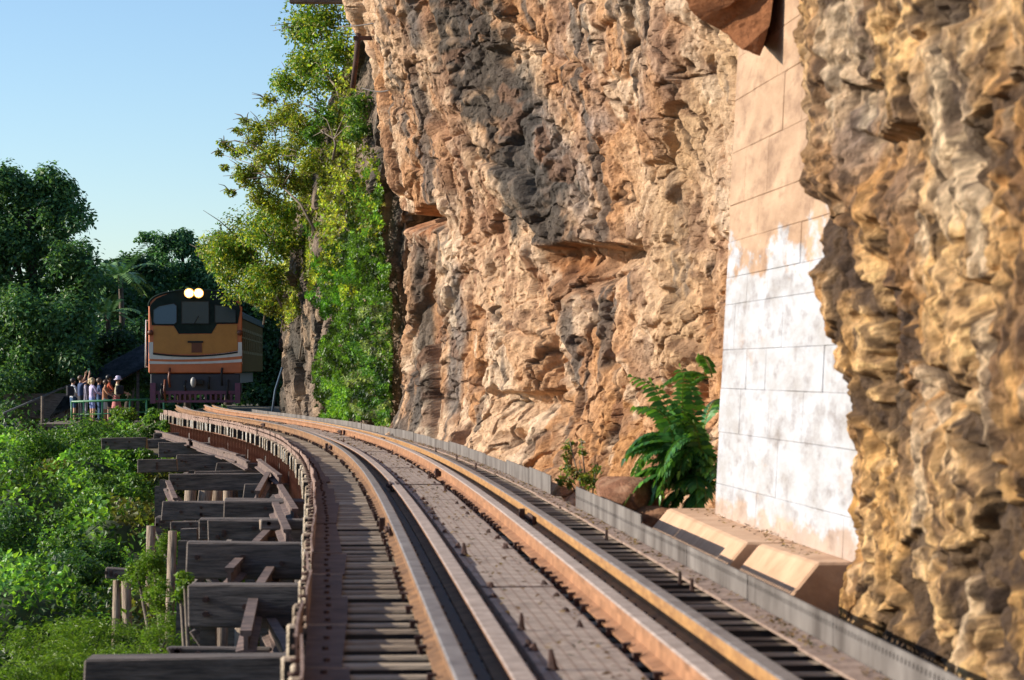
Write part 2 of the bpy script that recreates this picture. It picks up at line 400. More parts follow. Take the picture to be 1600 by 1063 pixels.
# ---------------------------------------------------------------- trestle under the deck
tre = thing('trestle_viaduct', 'dark weathered timber trestle of stacked beams and posts carrying the track over the slope', 'viaduct', track(20, -1.6, -3.2))
tinv = Matrix.Translation(tre.location).inverted()
def tt(v): return tinv @ Vector(v)
def beam_px(x0, x1, yt, yb, Y, dep=.3, name='beam', m=None, tiltz=0., yaw=0.):
    a = at(x0, yt, Y); c = at(x1, yb, Y)
    L = c.x - a.x; H = a.z - c.z
    b = MB(); b.box((0, 0, 0), (L, dep, H), jit=.022)
    me = b.mesh(name, [m or M_timber, M_timber_end])
    if name == 'beam':
        for p in me.polygons:
            if abs(p.normal.x) > .9: p.material_index = 1
    bm = bmesh.new(); bm.from_mesh(me); bmesh.ops.bevel(bm, geom=list(bm.edges), offset=.012, segments=1, affect='EDGES'); bm.to_mesh(me); bm.free()
    o = link(name, me, tre); o.location = tt(((a.x + c.x) / 2, Y + dep / 2, (a.z + c.z) / 2)); o.rotation_euler = (0, tiltz, yaw)
    return o
BEAMS = [(128, 520, 1030, 1100, 15.2, .38), (262, 420, 1013, 1027, 17.2, .22), (290, 600, 917, 981, 18.4, .30), (290, 590, 851, 907, 21.6, .28), (326, 560, 816, 851, 27, .26),
         (312, 420, 810, 842, 28.3, .24), (348, 570, 783, 822, 30, .26), (253, 352, 786, 813, 34, .26), (243, 268, 807, 828, 36, .24), (266, 330, 813, 832, 35.6, .22), (262, 420, 739, 766, 41, .26),
         (305, 500, 735, 753, 43.5, .24), (380, 520, 756, 787, 38, .26), (214, 276, 717, 738, 48, .24), (274, 430, 711, 737, 49.5, .24), (337, 440, 725, 740, 46, .22), (158, 229, 684, 702, 60, .22),
         (226, 300, 685, 702, 61.4, .22), (248, 400, 693, 716, 56.5, .24), (162, 201, 889, 906, 30.5, .24), (240, 330, 676, 690, 63, .2), (405, 560, 812, 830, 25, .22), (418, 540, 850, 868, 23.4, .2)]
BB = MB()
for q in BEAMS:
    o = beam_px(*q[:5], dep=q[5], tiltz=R(random.uniform(-1.0, 1.0)), yaw=R(random.uniform(-3, 3)))
    for k in range(4):
        p = at(q[0] + (q[1] - q[0]) * random.choice((.06, .1, .3, .5, .62)), q[2] + (q[3] - q[2]) * random.uniform(.25, .75), q[4]); BB.tube([tt(p + Vector((0, -.03, 0))), tt(p + Vector((0, .04, 0)))], .022, 6, smooth=False)
tag(BB.build('bolt', M_darkrust, tre), kind='stuff')
# under the deck: cross caps every bent, stringers and posts
for q, Y in enumerate((12, 15.6, 18.7, 22, 27.3, 30.4, 34.5, 38.3, 41.3, 45, 49, 53, 57, 61)):
    a = track(Y, -1.05, -.62); c = track(Y, 1.2, -.62); b = MB(); L = (c - a).length
    b.box((0, 0, 0), (L, .26, .28), jit=.01); o = b.build('beam', [M_timber], tre, bevel=.012); o.location = tt((a + c) / 2); o.rotation_euler = (0, 0, track_ang(Y))
    for d in (-.95, -.3, .4, 1.0):
        b = MB(); p0 = track(Y, d * 1.0, -.76); p1 = track(Y, d * 1.25, -5.2)
        b.tube([tt(p0), tt((p0 + p1) / 2 + Vector((.02, 0, 0))), tt(p1)], [.13, .135, .15], 7); b.build('post', M_timber, tre)
for d in (-.72, -.45, .3, .6):
    for a in range(4, 26, 4):
        b = MB()
        for k in range(4): b.prism([(d - .09, -.345), (d + .09, -.345), (d + .09, -.475), (d - .09, -.475)], lambda u, v: tt(track(a + k, u, v)), lambda u, v: tt(track(a + k + 1, u, v)))
        b.build('stringer', M_timber, tre)
# steel girders with stiffeners further on
for d in (-.98, .7):
    b = MB(); ys = np.arange(26, 67, .8)
    for a, c in zip(ys[:-1], ys[1:]):
        for (u0, u1, z0, z1) in ((d - .008, d + .008, -.86, -.352), (d - .1, d + .1, -.352, -.336), (d - .1, d + .1, -.88, -.862)):
            b.prism([(u0, z0), (u1, z0), (u1, z1), (u0, z1)], lambda u, v: tt(track(a, u, v)), lambda u, v: tt(track(c, u, v)))
    g = b.build('girder', M_rust, tre)
    if d < 0:
        b = MB(); b.box((-.052, 0, 0), (.086, .012, .5)); b.box((-.012, .03, 0), (.006, .07, .5)); st = b.mesh('stiffener', M_rust)
        s = s_of(26.5)
        while y_of(s) < 66.5:
            o = link('stiffener', st, g); o.location = tt(track(y_of(s), d, -.607)); o.rotation_euler = (0, 0, track_ang(y_of(s))); s += .62
# leaning posts at the valley edge (photo: pale weathered trunks)
POSTS = [(183, 907, 180, 1000, 30.7, .10, 1), (197, 908, 199, 1010, 31.2, .12, 1), (236, 822, 233, 985, 33, .12, 1), (270, 830, 264, 1010, 28.6, .10, 1), (286, 845, 281, 1050, 24.5, .12, 0), (296, 826, 300, 1000, 29, .26, 0), (326, 978, 326, 1090, 18.8, .16, 0),
         (346, 978, 344, 1080, 19.2, .10, 1), (380, 978, 379, 1080, 19.2, .13, 1), (360, 850, 362, 920, 22.5, .2, 0), (255, 750, 252, 830, 40.5, .14, 0), (247, 760, 246, 830, 42, .14, 0), (298, 764, 296, 800, 42.5, .2, 1), (322, 764, 318, 800, 42.6, .24, 1), (340, 766, 336, 800, 42.8, .18, 1),
         (356, 764, 356, 800, 43, .16, 1), (446, 868, 447, 985, 22.8, .2, 0), (420, 840, 420, 920, 25, .2, 0), (460, 975, 458, 1090, 19, .2, 0), (310, 830, 310, 880, 36, .2, 0), (345, 700, 345, 745, 51, .2, 0), (392, 768, 392, 800, 39, .2, 0), (300, 735, 300, 770, 49, .18, 0)]
for (x0, y0, x1, y1, Y, w_, pale) in POSTS:
    b = MB(); p0 = at(x0, y0, Y); p1 = at(x1, y1, Y); d = (p1 - p0); p1 = p0 + d * max(1., (4.6 + p0.z) / max(.2, -d.z)) if True else p1
    r = w_ / 2; b.tube([tt(p0), tt(p0.lerp(p1, .5) + Vector((random.uniform(-.03, .03), 0, 0))), tt(p1)], [r, r * 1.06, r * 1.15], 4 if not pale else 7, smooth=bool(pale))
    b.build('post', M_timber2 if pale else M_timber, tre)
for (a_, c_) in (((472, 985, 19.0), (405, 1075, 18.9)), ((300, 985, 18.95), (368, 1080, 19.0)), ((300, 862, 23.0), (345, 925, 22.9)), ((362, 846, 25.2), (300, 915, 25.0)), ((262, 766, 39.5), (304, 806, 39.2)), ((432, 776, 33.0), (372, 850, 30.8)), ((470, 860, 22.5), (420, 925, 22.4)), ((318, 715, 51), (286, 745, 50.5)), ((246, 828, 35), (276, 900, 34.5)), ((262, 690, 62), (300, 716, 60))):
    p0, p1 = at(*a_), at(*c_); dd = p1 - p0; b = MB(); b.box((0, 0, 0), (.11, .05, dd.length), jit=.008); o = b.build('brace', M_timber, tre, .006); o.location = tt((p0 + p1) / 2); o.rotation_euler = dd.to_track_quat('Z', 'Y').to_euler()
# lengths of old rail laid as bracing between the bents
SCRAP = [((384, 1004, 16.0), (398, 940, 19.0), (426, 893, 22.0)), ((358, 902, 20.5), (392, 866, 23), (428, 828, 26)), ((449, 840, 23.0), (430, 795, 28)), ((461, 806, 27.0), (437, 766, 32)), ((402, 776, 33), (419, 745, 39)), ((437, 750, 37), (404, 724, 43)),
         ((388, 728, 43), (345, 706, 50)), ((352, 712, 48), (292, 690, 58)), ((296, 692, 56), (244, 677, 65)), ((372, 716, 45.5), (312, 699, 54)), ((472, 1085, 14.6), (446, 1020, 16.5), (421, 978, 18.6)), ((452, 1085, 15), (428, 1015, 18.0)), ((262, 758, 40), (274, 786, 37.6))]
PR = [(-.065, -.075), (.065, -.075), (.065, -.058), (.014, -.045), (.014, .035), (.036, .045), (.036, .075), (-.036, .075), (-.036, .045), (-.014, .035), (-.014, -.045), (-.065, -.058)]
for pts in SCRAP:
    P = [at(*p) for p in pts]; b = MB(); n = len(PR); vs = []; fs = []
    for i, p in enumerate(P):
        dd = (P[min(i + 1, len(P) - 1)] - P[max(i - 1, 0)]).normalized(); side = dd.cross(Vector((0, 0, 1))).normalized(); up = side.cross(dd)
        for (u, v) in PR: vs.append(tt(p + side * u + up * v))
    for i in range(len(P) - 1): fs += [(i * n + k, i * n + (k + 1) % n, (i + 1) * n + (k + 1) % n, (i + 1) * n + k) for k in range(n)]
    fs += [tuple(range(n)), tuple((len(P) - 1) * n + k for k in range(n))[::-1]]
    b.add(vs, fs); b.build('brace_rail', M_scrap, tre)
# ---------------------------------------------------------------- rock
def rock_mat():
    m = bpy.data.materials.new('cliff_rock'); m.use_nodes = True; n = m.node_tree.nodes; l = m.node_tree.links; b = n['Principled BSDF']
    b.inputs['Roughness'].default_value = .9; b.inputs['Specular IOR Level'].default_value = .2
    at_ = n.new('ShaderNodeAttribute'); at_.attribute_name = 'rock'
    tc = n.new('ShaderNodeTexCoord'); mp = n.new('ShaderNodeMapping'); mp.inputs['Scale'].default_value = (1, .6, 1); l.new(tc.outputs['Object'], mp.inputs[0])
    nz = n.new('ShaderNodeTexNoise'); nz.inputs['Scale'].default_value = 9; nz.inputs['Detail'].default_value = 8; nz.inputs['Roughness'].default_value = .7; l.new(mp.outputs[0], nz.inputs[0])
    cr = n.new('ShaderNodeValToRGB'); cr.color_ramp.elements[0].position = .33; cr.color_ramp.elements[1].position = .68
    cr.color_ramp.elements[0].color = (.56, .52, .49, 1); cr.color_ramp.elements[1].color = (1.18, 1.16, 1.12, 1); l.new(nz.outputs[0], cr.inputs[0])
    mx = n.new('ShaderNodeMixRGB'); mx.blend_type = 'MULTIPLY'; mx.inputs[0].default_value = 1; l.new(at_.outputs['Color'], mx.inputs[1]); l.new(cr.outputs[0], mx.inputs[2])
    l.new(mx.outputs[0], b.inputs['Base Color'])
    n2 = n.new('ShaderNodeTexNoise'); n2.inputs['Scale'].default_value = 16; n2.inputs['Detail'].default_value = 9; n2.inputs['Roughness'].default_value = .72; l.new(mp.outputs[0], n2.inputs[0])
    bp = n.new('ShaderNodeBump'); bp.inputs['Strength'].default_value = 1.0; bp.inputs['Distance'].default_value = .065; l.new(n2.outputs[0], bp.inputs['Height']); l.new(bp.outputs[0], b.inputs['Normal'])
    return m
M_rock = rock_mat()
def C3(*c): return np.array(c, np.float32)
def mixc(a, b, t): return a + (b - a) * t[..., None]
def near_line(x, y, pts):
    d = np.full(x.shape, 1e9, np.float32)
    for (x0, y0), (x1, y1) in zip(pts[:-1], pts[1:]):
        vx, vy = x1 - x0, y1 - y0; t = np.clip(((x - x0) * vx + (y - y0) * vy) / (vx * vx + vy * vy), 0, 1)
        d = np.minimum(d, np.hypot(x - x0 - t * vx, y - y0 - t * vy))
    return d
def plan_curve(pts, counts):
    X = np.array([p[0] for p in pts]); Y = np.array([p[1] for p in pts]); t = np.concatenate([[0], np.cumsum(np.hypot(np.diff(X), np.diff(Y)))])
    tt_ = np.concatenate([np.linspace(t[i], t[i + 1], c, endpoint=False) for i, c in enumerate(counts)] + [[t[-1]]])
    x = spline(t, X, tt_); y = spline(t, Y, tt_); e = 1e-2
    dx = (spline(t, X, tt_ + e) - spline(t, X, tt_ - e)); dy = (spline(t, Y, tt_ + e) - spline(t, Y, tt_ - e)); k = np.hypot(dx, dy)
    return tt_, x, y, dy / k, -dx / k
def relief(u, v, big=1., fine=1., seed=0):
    v = v * .72; wu = u + .3 * (fbm(u * .7, v * .7, 3, seed + 50) - .5); wv = v + .3 * (fbm(u * .7 + 9, v * .7, 3, seed + 60) - .5)
    D = .75 * (fbm(u * .22, v * .22, 3, seed) - .5) * big
    f, c = facets(wu / 1.5, wv / 1.5, seed + 1, 1.3); D += .30 * f * big - .10 * big * np.exp(-(c / .05) ** 2)
    f, c = facets(wu / .62 + 3, wv / .62, seed + 9, 1.4); D += .13 * f * (.15 + .85 * big) - .05 * np.exp(-(c / .05) ** 2)
    g = .35 + 1.1 * vn2(u * .9, v * .9, seed + 3)
    f, c = facets(wu / .25 + 5, wv / .25, seed + 17, 1.5); D += .060 * f * fine * g
    f, c = facets(wu / .11 + 1, wv / .11, seed + 25, 1.5); D += .028 * f * fine * g
    D += .06 * (fbm(u * 3, v * 3, 4, seed + 40) - .5) * fine - .05 * fine * np.maximum(0, vn2(u * 4.2, v * 3.1, seed + 71) - .72) * 4
    return D

# near cliff: buttress, recess, then the face beside the wall
plan = [(.2, 60), (-.9, 52), (-1.80, 45.6), (-1.42, 43), (-.70, 40.6), (.2, 38), (1.2, 35), (2.1, 32), (2.75, 29.4), (3.0, 26), (2.75, 22), (2.45, 18.5), (2.22, 16.2), (2.02, 14.9), (1.86, 14.2), (1.84, 13), (1.87, 11.5), (1.90, 10), (1.93, 8.4), (1.95, 6.5), (1.95, 3)]
cnt = [8, 24, 110, 120, 120, 120, 110, 90, 30, 12, 12, 16, 40, 60, 90, 100, 100, 90, 40, 30]
S, PX, PY, NX, NY = plan_curve(plan, cnt)
NR = 540
zt = CH + (HY + 130) * np.maximum(PY, 9) / F; zt = np.maximum(zt, 4.2); zb = np.where(PY > 20, -3.2, -2.2)
Tt = np.linspace(0, 1, NR)[:, None] ; Z = zb + (zt - zb) * Tt
Sg = np.broadcast_to(S, Z.shape); Xg = np.broadcast_to(PX, Z.shape); Yg = np.broadcast_to(PY, Z.shape)
xi = 800 + F * Xg / Yg; yi = HY + (CH - Z) * F / Yg
near = sstep(20, 15, Yg)                       # 1 on the face beside the camera
lean = np.where(Z > 0, .058 * Z, 0) * near + (1 - near) * (.25 * np.maximum(Z - 3.4, 0) ** 1.02)
flare = 1.0 * sstep(.9, -1.8, Z) ** 1.3 * (1 - near) + .22 * sstep(.3, -1.2, Z) * near
u = Sg / (1.45 - .25 * near); v = Z
D = relief(u, v, .80 - .73 * near, 1.0 - .62 * near, 3)
f_, c_ = facets(Sg / .16 + 2, Z / .075, 301, 1.5); D = D + near * (.028 * f_ - .006 * np.exp(-(c_ / .06) ** 2)); f_, c_ = facets(Sg / .4 + 2, Z / .32, 311, 1.6); D = D + near * ((.030 * f_) - .010 * np.exp(-(c_ / .05) ** 2))
fr1 = np.abs(fbm(Sg * .55 + 3, Z * .55, 4, 401) - .5); fr2 = np.abs(fbm(Sg * .35 + 13, Z * .8 + 5, 5, 411) - .5) - .03 * near
# features one can point at: ledge with a hollow, notch by the edge, sockets, a tall slot
def hollow(cx, cy, rx, ry, dep):               # roofed hollow: sharp top edge, running out below
    a = (yi - (cy - ry) + 14 * (fbm(xi / 40, yi / 40, 2, 5) - .5)) / (2 * ry); e = 1 - ((xi - cx) / rx) ** 2
    return -dep * sstep(0, .05, a) * (1 - sstep(.15, 1, a)) * np.clip(e * 1.6, 0, 1)
D += hollow(915, 425, 75, 42, .45) + hollow(660, 345, 46, 22, .8) + hollow(960, 400, 60, 26, .35) + hollow(762, 590, 14, 34, .35) + hollow(757, 500, 14, 18, .3) + hollow(830, 640, 40, 30, .25) + hollow(1085, 640, 35, 60, .35)
D += hollow(1545, 480, 34, 46, .16) + hollow(1420, 265, 60, 60, .14) + hollow(1395, 185, 40, 50, .14) + hollow(1440, 970, 22, 45, .12) + hollow(1480, 640, 60, 40, .10)
D -= .34 * np.exp(-(near_line(xi, yi, [(1396, 345), (1388, 470), (1374, 560), (1376, 690)]) / 10) ** 2) * near * sstep(330, 352, yi)
D += near * np.exp(-((xi - 1322) / 28) ** 2) * (.09 * np.exp(-((yi - 440) / 95) ** 2) + .10 * sstep(330, 300, yi) - .05 * np.exp(-((yi - 330) / 22) ** 2) - .04 * sstep(600, 720, yi) + .08 * (fbm(yi / 34, xi / 60, 4, 71) - .5))
D -= .08 * np.exp(-(near_line(xi, yi, [(1500, 880), (1505, 960)]) / 9) ** 2) * near
D += .20 * np.exp(-(near_line(xi, yi, [(1150, 20), (1075, 170), (1040, 330), (1060, 560)]) / 34) ** 2)      # pale rib
D += .22 * np.exp(-(near_line(xi, yi, [(705, -20), (760, 150), (830, 300)]) / 40) ** 2)                     # dark rib
D += .16 * np.exp(-(near_line(xi, yi, [(612, 340), (618, 500), (630, 680)]) / 12) ** 2) - .18 * np.exp(-(near_line(xi, yi, [(660, 390), (655, 670)]) / 13) ** 2)
def blur(a):
    a = a.copy(); a[1:-1] = .25 * a[:-2] + .5 * a[1:-1] + .25 * a[2:]; a[:, 1:-1] = .25 * a[:, :-2] + .5 * a[:, 1:-1] + .25 * a[:, 2:]; return a
D = blur(D)
D = D - (.06 * near + .10 * (1 - near)) * np.clip(1 - fr1 / .012, 0, 1) - (.05 * near + .07 * (1 - near)) * np.clip(1 - fr2 / .010, 0, 1) + near * (.050 * (fbm(Sg * 11.0, Z * 17, 4, 421, .66) - .5) - .045 * np.clip((vn2(Sg * 9, Z * 11, 425) - .72) * 5, 0, 1) - .10 * np.clip((vn2(Sg * 2.6 + 5, Z * 3.2, 427) - .80) * 8, 0, 1))
f_, c_ = facets(u / .10 + 7, v / .13, 351, 1.6); D = D + (1 - near) * (.030 * f_ * (.4 + vn2(u * 1.5, v * 1.5, 353)) - .012 * np.exp(-(c_ / .06) ** 2)) + (1 - near) * .05 * (fbm(u * 9, v * 8, 4, 361) - .5) - (1 - near) * .055 * np.clip((vn2(u * 5.5 + 3, v * 4.4, 371) - .74) * 6, 0, 1) - (1 - near) * .16 * np.clip((vn2(u * 2.1 + 3, v * 1.6, 381) - .80) * 7, 0, 1)
P = np.stack([Xg + NX * (lean + flare + D), Yg + NY * (lean + flare + D), Z + .25 * (fbm(u * 1.3, v * 1.3, 3, 90) - .5)], -1)
xi = 800 + F * P[..., 0] / P[..., 1]; yi = HY + (CH - P[..., 2]) * F / P[..., 1]
n1 = fbm(u * 1.1, v * .8, 5, 100); n2 = fbm(u * .55, v * .4 + 3, 4, 120); n3 = fbm(u * 2.6, v * 1.2, 4, 140); n4 = fbm(u * 5, v * 5, 3, 160)
c = mixc(C3(.56, .30, .145), C3(.74, .51, .33), sstep(.35, .65, n1))
c = mixc(c, C3(.52, .265, .105), sstep(.52, .70, n2) * sstep(380, 700, yi) * .9 * (1 - near))
c = mixc(c, C3(.36, .30, .275), sstep(.38, .58, fbm(u * .8 + 4, v * .7, 4, 180)) * np.exp(-((xi - 900) / 190) ** 2 - ((yi - 200) / 210) ** 2) * .9)
c = mixc(c, C3(.30, .15, .085), sstep(.60, .72, n3) * .75 * (1 - near))
c = mixc(c, C3(.62, .42, .245), np.exp(-(near_line(xi, yi, [(1150, 60), (1080, 200), (1045, 330), (1065, 540)]) / 45) ** 2) * .85)
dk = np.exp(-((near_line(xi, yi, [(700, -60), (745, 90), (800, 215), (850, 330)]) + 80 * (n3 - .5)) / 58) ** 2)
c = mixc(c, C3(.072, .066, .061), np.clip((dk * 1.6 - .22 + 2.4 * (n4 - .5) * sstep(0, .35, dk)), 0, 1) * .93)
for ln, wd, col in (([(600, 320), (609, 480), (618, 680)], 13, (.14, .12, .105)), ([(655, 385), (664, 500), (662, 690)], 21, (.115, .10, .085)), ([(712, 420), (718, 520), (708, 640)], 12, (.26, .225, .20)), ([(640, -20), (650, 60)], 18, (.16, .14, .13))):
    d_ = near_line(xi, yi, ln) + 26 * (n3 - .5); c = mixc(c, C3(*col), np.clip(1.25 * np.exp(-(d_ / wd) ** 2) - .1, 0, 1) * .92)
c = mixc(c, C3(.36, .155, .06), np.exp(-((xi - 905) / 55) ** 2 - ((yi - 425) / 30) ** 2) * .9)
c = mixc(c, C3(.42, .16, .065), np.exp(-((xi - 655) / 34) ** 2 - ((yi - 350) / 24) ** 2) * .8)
# near face: ochre and brown, greyer towards the top beside the wall
cn = mixc(C3(.46, .245, .09), C3(.69, .44, .205), sstep(.36, .62, n1))
cn = mixc(cn, C3(.50, .29, .10), sstep(.45, .62, n2) * sstep(350, 800, yi) * .8)
cn = mixc(cn, C3(.26, .155, .09), sstep(.56, .70, n3) * .4)
cn = mixc(cn, C3(.26, .22, .20), np.exp(-((xi - 1360) / 100) ** 2 - ((yi - 170) / 170) ** 2) * .8 * sstep(.35, .6, n3))
cn = mixc(cn, C3(.62, .50, .36), sstep(.60, .72, fbm(u * 3 + 7, v * 1.1, 4, 210)) * .7)
n5 = fbm(Sg * 3.2, v * 4.2, 4, 230); n6 = fbm(Sg * 6 + 4, v * 8, 3, 240)
cn = mixc(cn, C3(.11, .065, .045), np.clip(sstep(.60, .68, n5) * .55 + sstep(.63, .70, n6) * .6, 0, .75)); cn = mixc(cn, C3(.66, .47, .29), sstep(.40, .30, n5) * .5)
cn = mixc(cn, C3(.60, .33, .10), sstep(.55, .66, fbm(Sg * 1.1 + 9, v * 2.6, 4, 250)) * .55 * sstep(250, 700, yi))
c = mixc(c, C3(.78, .62, .46), sstep(.56, .66, fbm(u * 1.7 + 2, v * 1.1, 4, 270)) * .6 * (1 - np.clip(dk * 1.4, 0, 1)))
c = mixc(c, C3(.24, .13, .08), np.clip(sstep(.60, .68, fbm(Sg * 1.1, v * 2.4, 4, 260)), 0, 1) * .6)
drip = fbm(u * 4.2, v * .35, 4, 430); c = mixc(c, C3(.13, .115, .105), sstep(.58, .67, drip) * sstep(.42, .55, fbm(u * .5, v * .4, 3, 440)) * .8)
cn = mixc(cn, C3(.13, .075, .05), sstep(.60, .68, fbm(Sg * 2.4 + 6, v * .7, 4, 450)) * .35)
n7 = fbm(Sg * 15, v * 24, 4, 460, .65); cn = cn * (.72 + .70 * sstep(.36, .64, n7))[..., None]; cn = mixc(cn, C3(.075, .045, .03), sstep(.62, .69, fbm(Sg * 10 + 3, v * 14, 3, 470)) * .75)
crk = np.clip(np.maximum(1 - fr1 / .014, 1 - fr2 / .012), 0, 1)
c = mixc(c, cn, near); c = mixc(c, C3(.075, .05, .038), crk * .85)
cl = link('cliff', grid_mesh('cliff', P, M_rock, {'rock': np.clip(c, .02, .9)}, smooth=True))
fl_ = np.zeros((NR - 1, P.shape[1] - 1), bool); fl_[:, :] = False; cl.data.polygons.foreach_set('use_smooth', fl_.ravel())
tag(cl, 'tan and orange limestone cliff with grey streaks rising beside the track', kind='structure')
NEAR_P = P

# farther cliff, half hidden in creepers
plan2 = [(.5, 66), (-1.2, 58), (-2.3, 53.6), (-3.5, 57), (-4.7, 62), (-5.5, 67), (-6.5, 73), (-6.9, 77), (-6.0, 84), (-3, 92)]
plan2 = plan2[::-1]; cnt2 = [10, 14, 40, 70, 80, 80, 60, 20, 8]
S2, PX2, PY2, NX2, NY2 = plan_curve(plan2, cnt2); NR2 = 300
xc = 800 + F * PX2 / PY2
top_y = np.interp(xc, [430, 445, 460, 485, 520, 560, 600, 640], [455, 400, 330, 200, 95, 20, -60, -120]) + 30 * (fbm(S2 * 1.2, S2 * 0, 4, 7) - .5)
zt2 = CH + (HY - top_y) * PY2 / F; zb2 = np.full_like(zt2, -2.5)
T2 = np.linspace(0, 1.18, NR2)[:, None]; Tc = np.minimum(T2, 1); Z2 = zb2 + (zt2 - zb2) * Tc + np.maximum(T2 - 1, 0) * 4
S2g = np.broadcast_to(S2, Z2.shape); X2 = np.broadcast_to(PX2, Z2.shape); Y2g = np.broadcast_to(PY2, Z2.shape)
u2 = S2g / 1.5; D2 = relief(u2, Z2, 1.1, 1.0, 33) - np.maximum(T2 - 1, 0) * 38 - .03 * np.maximum(Z2 - 2, 0) ** 1.5
P2 = np.stack([X2 + NX2 * D2, Y2g + NY2 * D2, Z2], -1)
m1 = fbm(u2 * 1.2, Z2 * .6, 5, 300); m2 = fbm(u2 * .6, Z2 * .5, 4, 320)
c2 = mixc(C3(.13, .105, .085), C3(.26, .20, .155), sstep(.38, .62, m1)); c2 = mixc(c2, C3(.42, .30, .20), sstep(.55, .68, m2) * .7); c2 = mixc(c2, C3(.07, .065, .055), sstep(.55, .7, fbm(u2 * 2, Z2 * .5, 3, 340)) * .8)
cl2 = link('cliff', grid_mesh('cliff', P2, M_rock, {'rock': c2}, smooth=False)); tag(cl2, 'brown cliff half covered in creepers behind the train', kind='structure')
def far_Y(px): 
    k = np.argsort(xc[60:]); return float(np.interp(px, xc[60:][k], PY2[60:][k]))

def lump(name, c, r, seed, colr, amp=.25, sub=5, parent=None, m=None, tilt=0):
    bm = bmesh.new(); bmesh.ops.create_icosphere(bm, subdivisions=sub, radius=1)
    V = np.array([v.co[:] for v in bm.verts])
    rs = np.random.default_rng(seed); K = rs.normal(size=(9, 3)); K /= np.linalg.norm(K, axis=1)[:, None]; off = rs.uniform(.55, .95, 9)
    rad = np.ones(len(V))
    for k, o_ in zip(K, off): dd = V @ k; rad = np.where(dd * rad > o_, o_ / np.maximum(dd, 1e-3), rad)      # planar cuts: a broken boulder
    q = V * 2.5; nz = fbm(q[:, 0] + q[:, 2] * .7 + seed, q[:, 1] - q[:, 2] * .6, 5, seed) - .5
    V2 = V * (rad + amp * nz * .5)[:, None] * np.array(r)
    for v, p in zip(bm.verts, V2): v.co = p
    me = bpy.data.meshes.new(name); bm.to_mesh(me); bm.free(); me.materials.append(m or M_rock)
    a = me.attributes.new('rock', 'FLOAT_COLOR', 'POINT'); cc = np.ones((len(V), 4), np.float32)
    t = sstep(.4, .6, fbm(q[:, 0] * 1.3 + seed, q[:, 1] * 1.3 + q[:, 2], 4, seed + 5)); cc[:, :3] = mixc(C3(*colr[0]), C3(*colr[1]), t); a.data.foreach_set('color', cc.ravel())
    o = link(name, me, parent); o.location = c; o.rotation_euler = (0, 0, tilt); return o
tag(lump('boulder', at(980, 795, 21.2) + Vector((0, .15, .06)), (.30, .45, .24), 4, ((.30, .145, .085), (.42, .24, .15)), tilt=.4), 'reddish brown boulder lying below the long leaved plant, against the kerb', 'boulder')
tag(lump('boulder', at(1022, 812, 20.9) + Vector((.03, .1, -.08)), (.16, .3, .2), 11, ((.26, .13, .08), (.36, .2, .12)), tilt=1.1), 'low dark brown stone wedged between the reddish boulder and the concrete plinth', 'boulder')
pts_ = [(1040, -150), (1062, -20), (1088, 22), (1122, 48), (1160, 78), (1187, 87), (1203, 40), (1212, -20), (1235, -150)]
bm = bmesh.new(); c0 = at(1130, 0, 18); A_ = [bm.verts.new(at(x, y, 17.9 - .25 * (x > 1150)) - c0) for x, y in pts_]; B_ = [bm.verts.new(at(x * .55 + 560, y * .8 - 20, 20.2) - c0) for x, y in pts_]
bm.faces.new(A_); bm.faces.new(B_[::-1]); [bm.faces.new((A_[(i + 1) % 9], A_[i], B_[i], B_[(i + 1) % 9])) for i in range(9)]
bmesh.ops.recalc_face_normals(bm, faces=bm.faces); bmesh.ops.triangulate(bm, faces=bm.faces); bmesh.ops.subdivide_edges(bm, edges=bm.edges, cuts=9, use_grid_fill=True)
Vv = np.array([v.co[:] for v in bm.verts]); nn_ = np.array([v.normal[:] for v in bm.verts]); am = .10 * (fbm(Vv[:, 0] * 3 + Vv[:, 1] * .8, Vv[:, 2] * 3 + Vv[:, 1] * .7, 5, 77) - .5) + .05 * facets(Vv[:, 0] * 4 + Vv[:, 1], Vv[:, 2] * 4, 79)[0]
for v, q in zip(bm.verts, Vv + nn_ * am[:, None]): v.co = q
me = bpy.data.meshes.new('rock_overhang'); bm.to_mesh(me); bm.free(); me.materials.append(M_rock); a = me.attributes.new('rock', 'FLOAT_COLOR', 'POINT'); cc = np.ones((len(Vv), 4), np.float32); cc[:, :3] = mixc(C3(.36, .15, .065), C3(.46, .23, .115), sstep(.4, .6, fbm(Vv[:, 0] * 2, Vv[:, 2] * 2, 4, 81))); a.data.foreach_set('color', cc.ravel())
oh = link('rock_overhang', me); oh.location = c0; tag(oh, 'orange brown block of rock jutting out above the top of the whitewashed wall', 'rock')

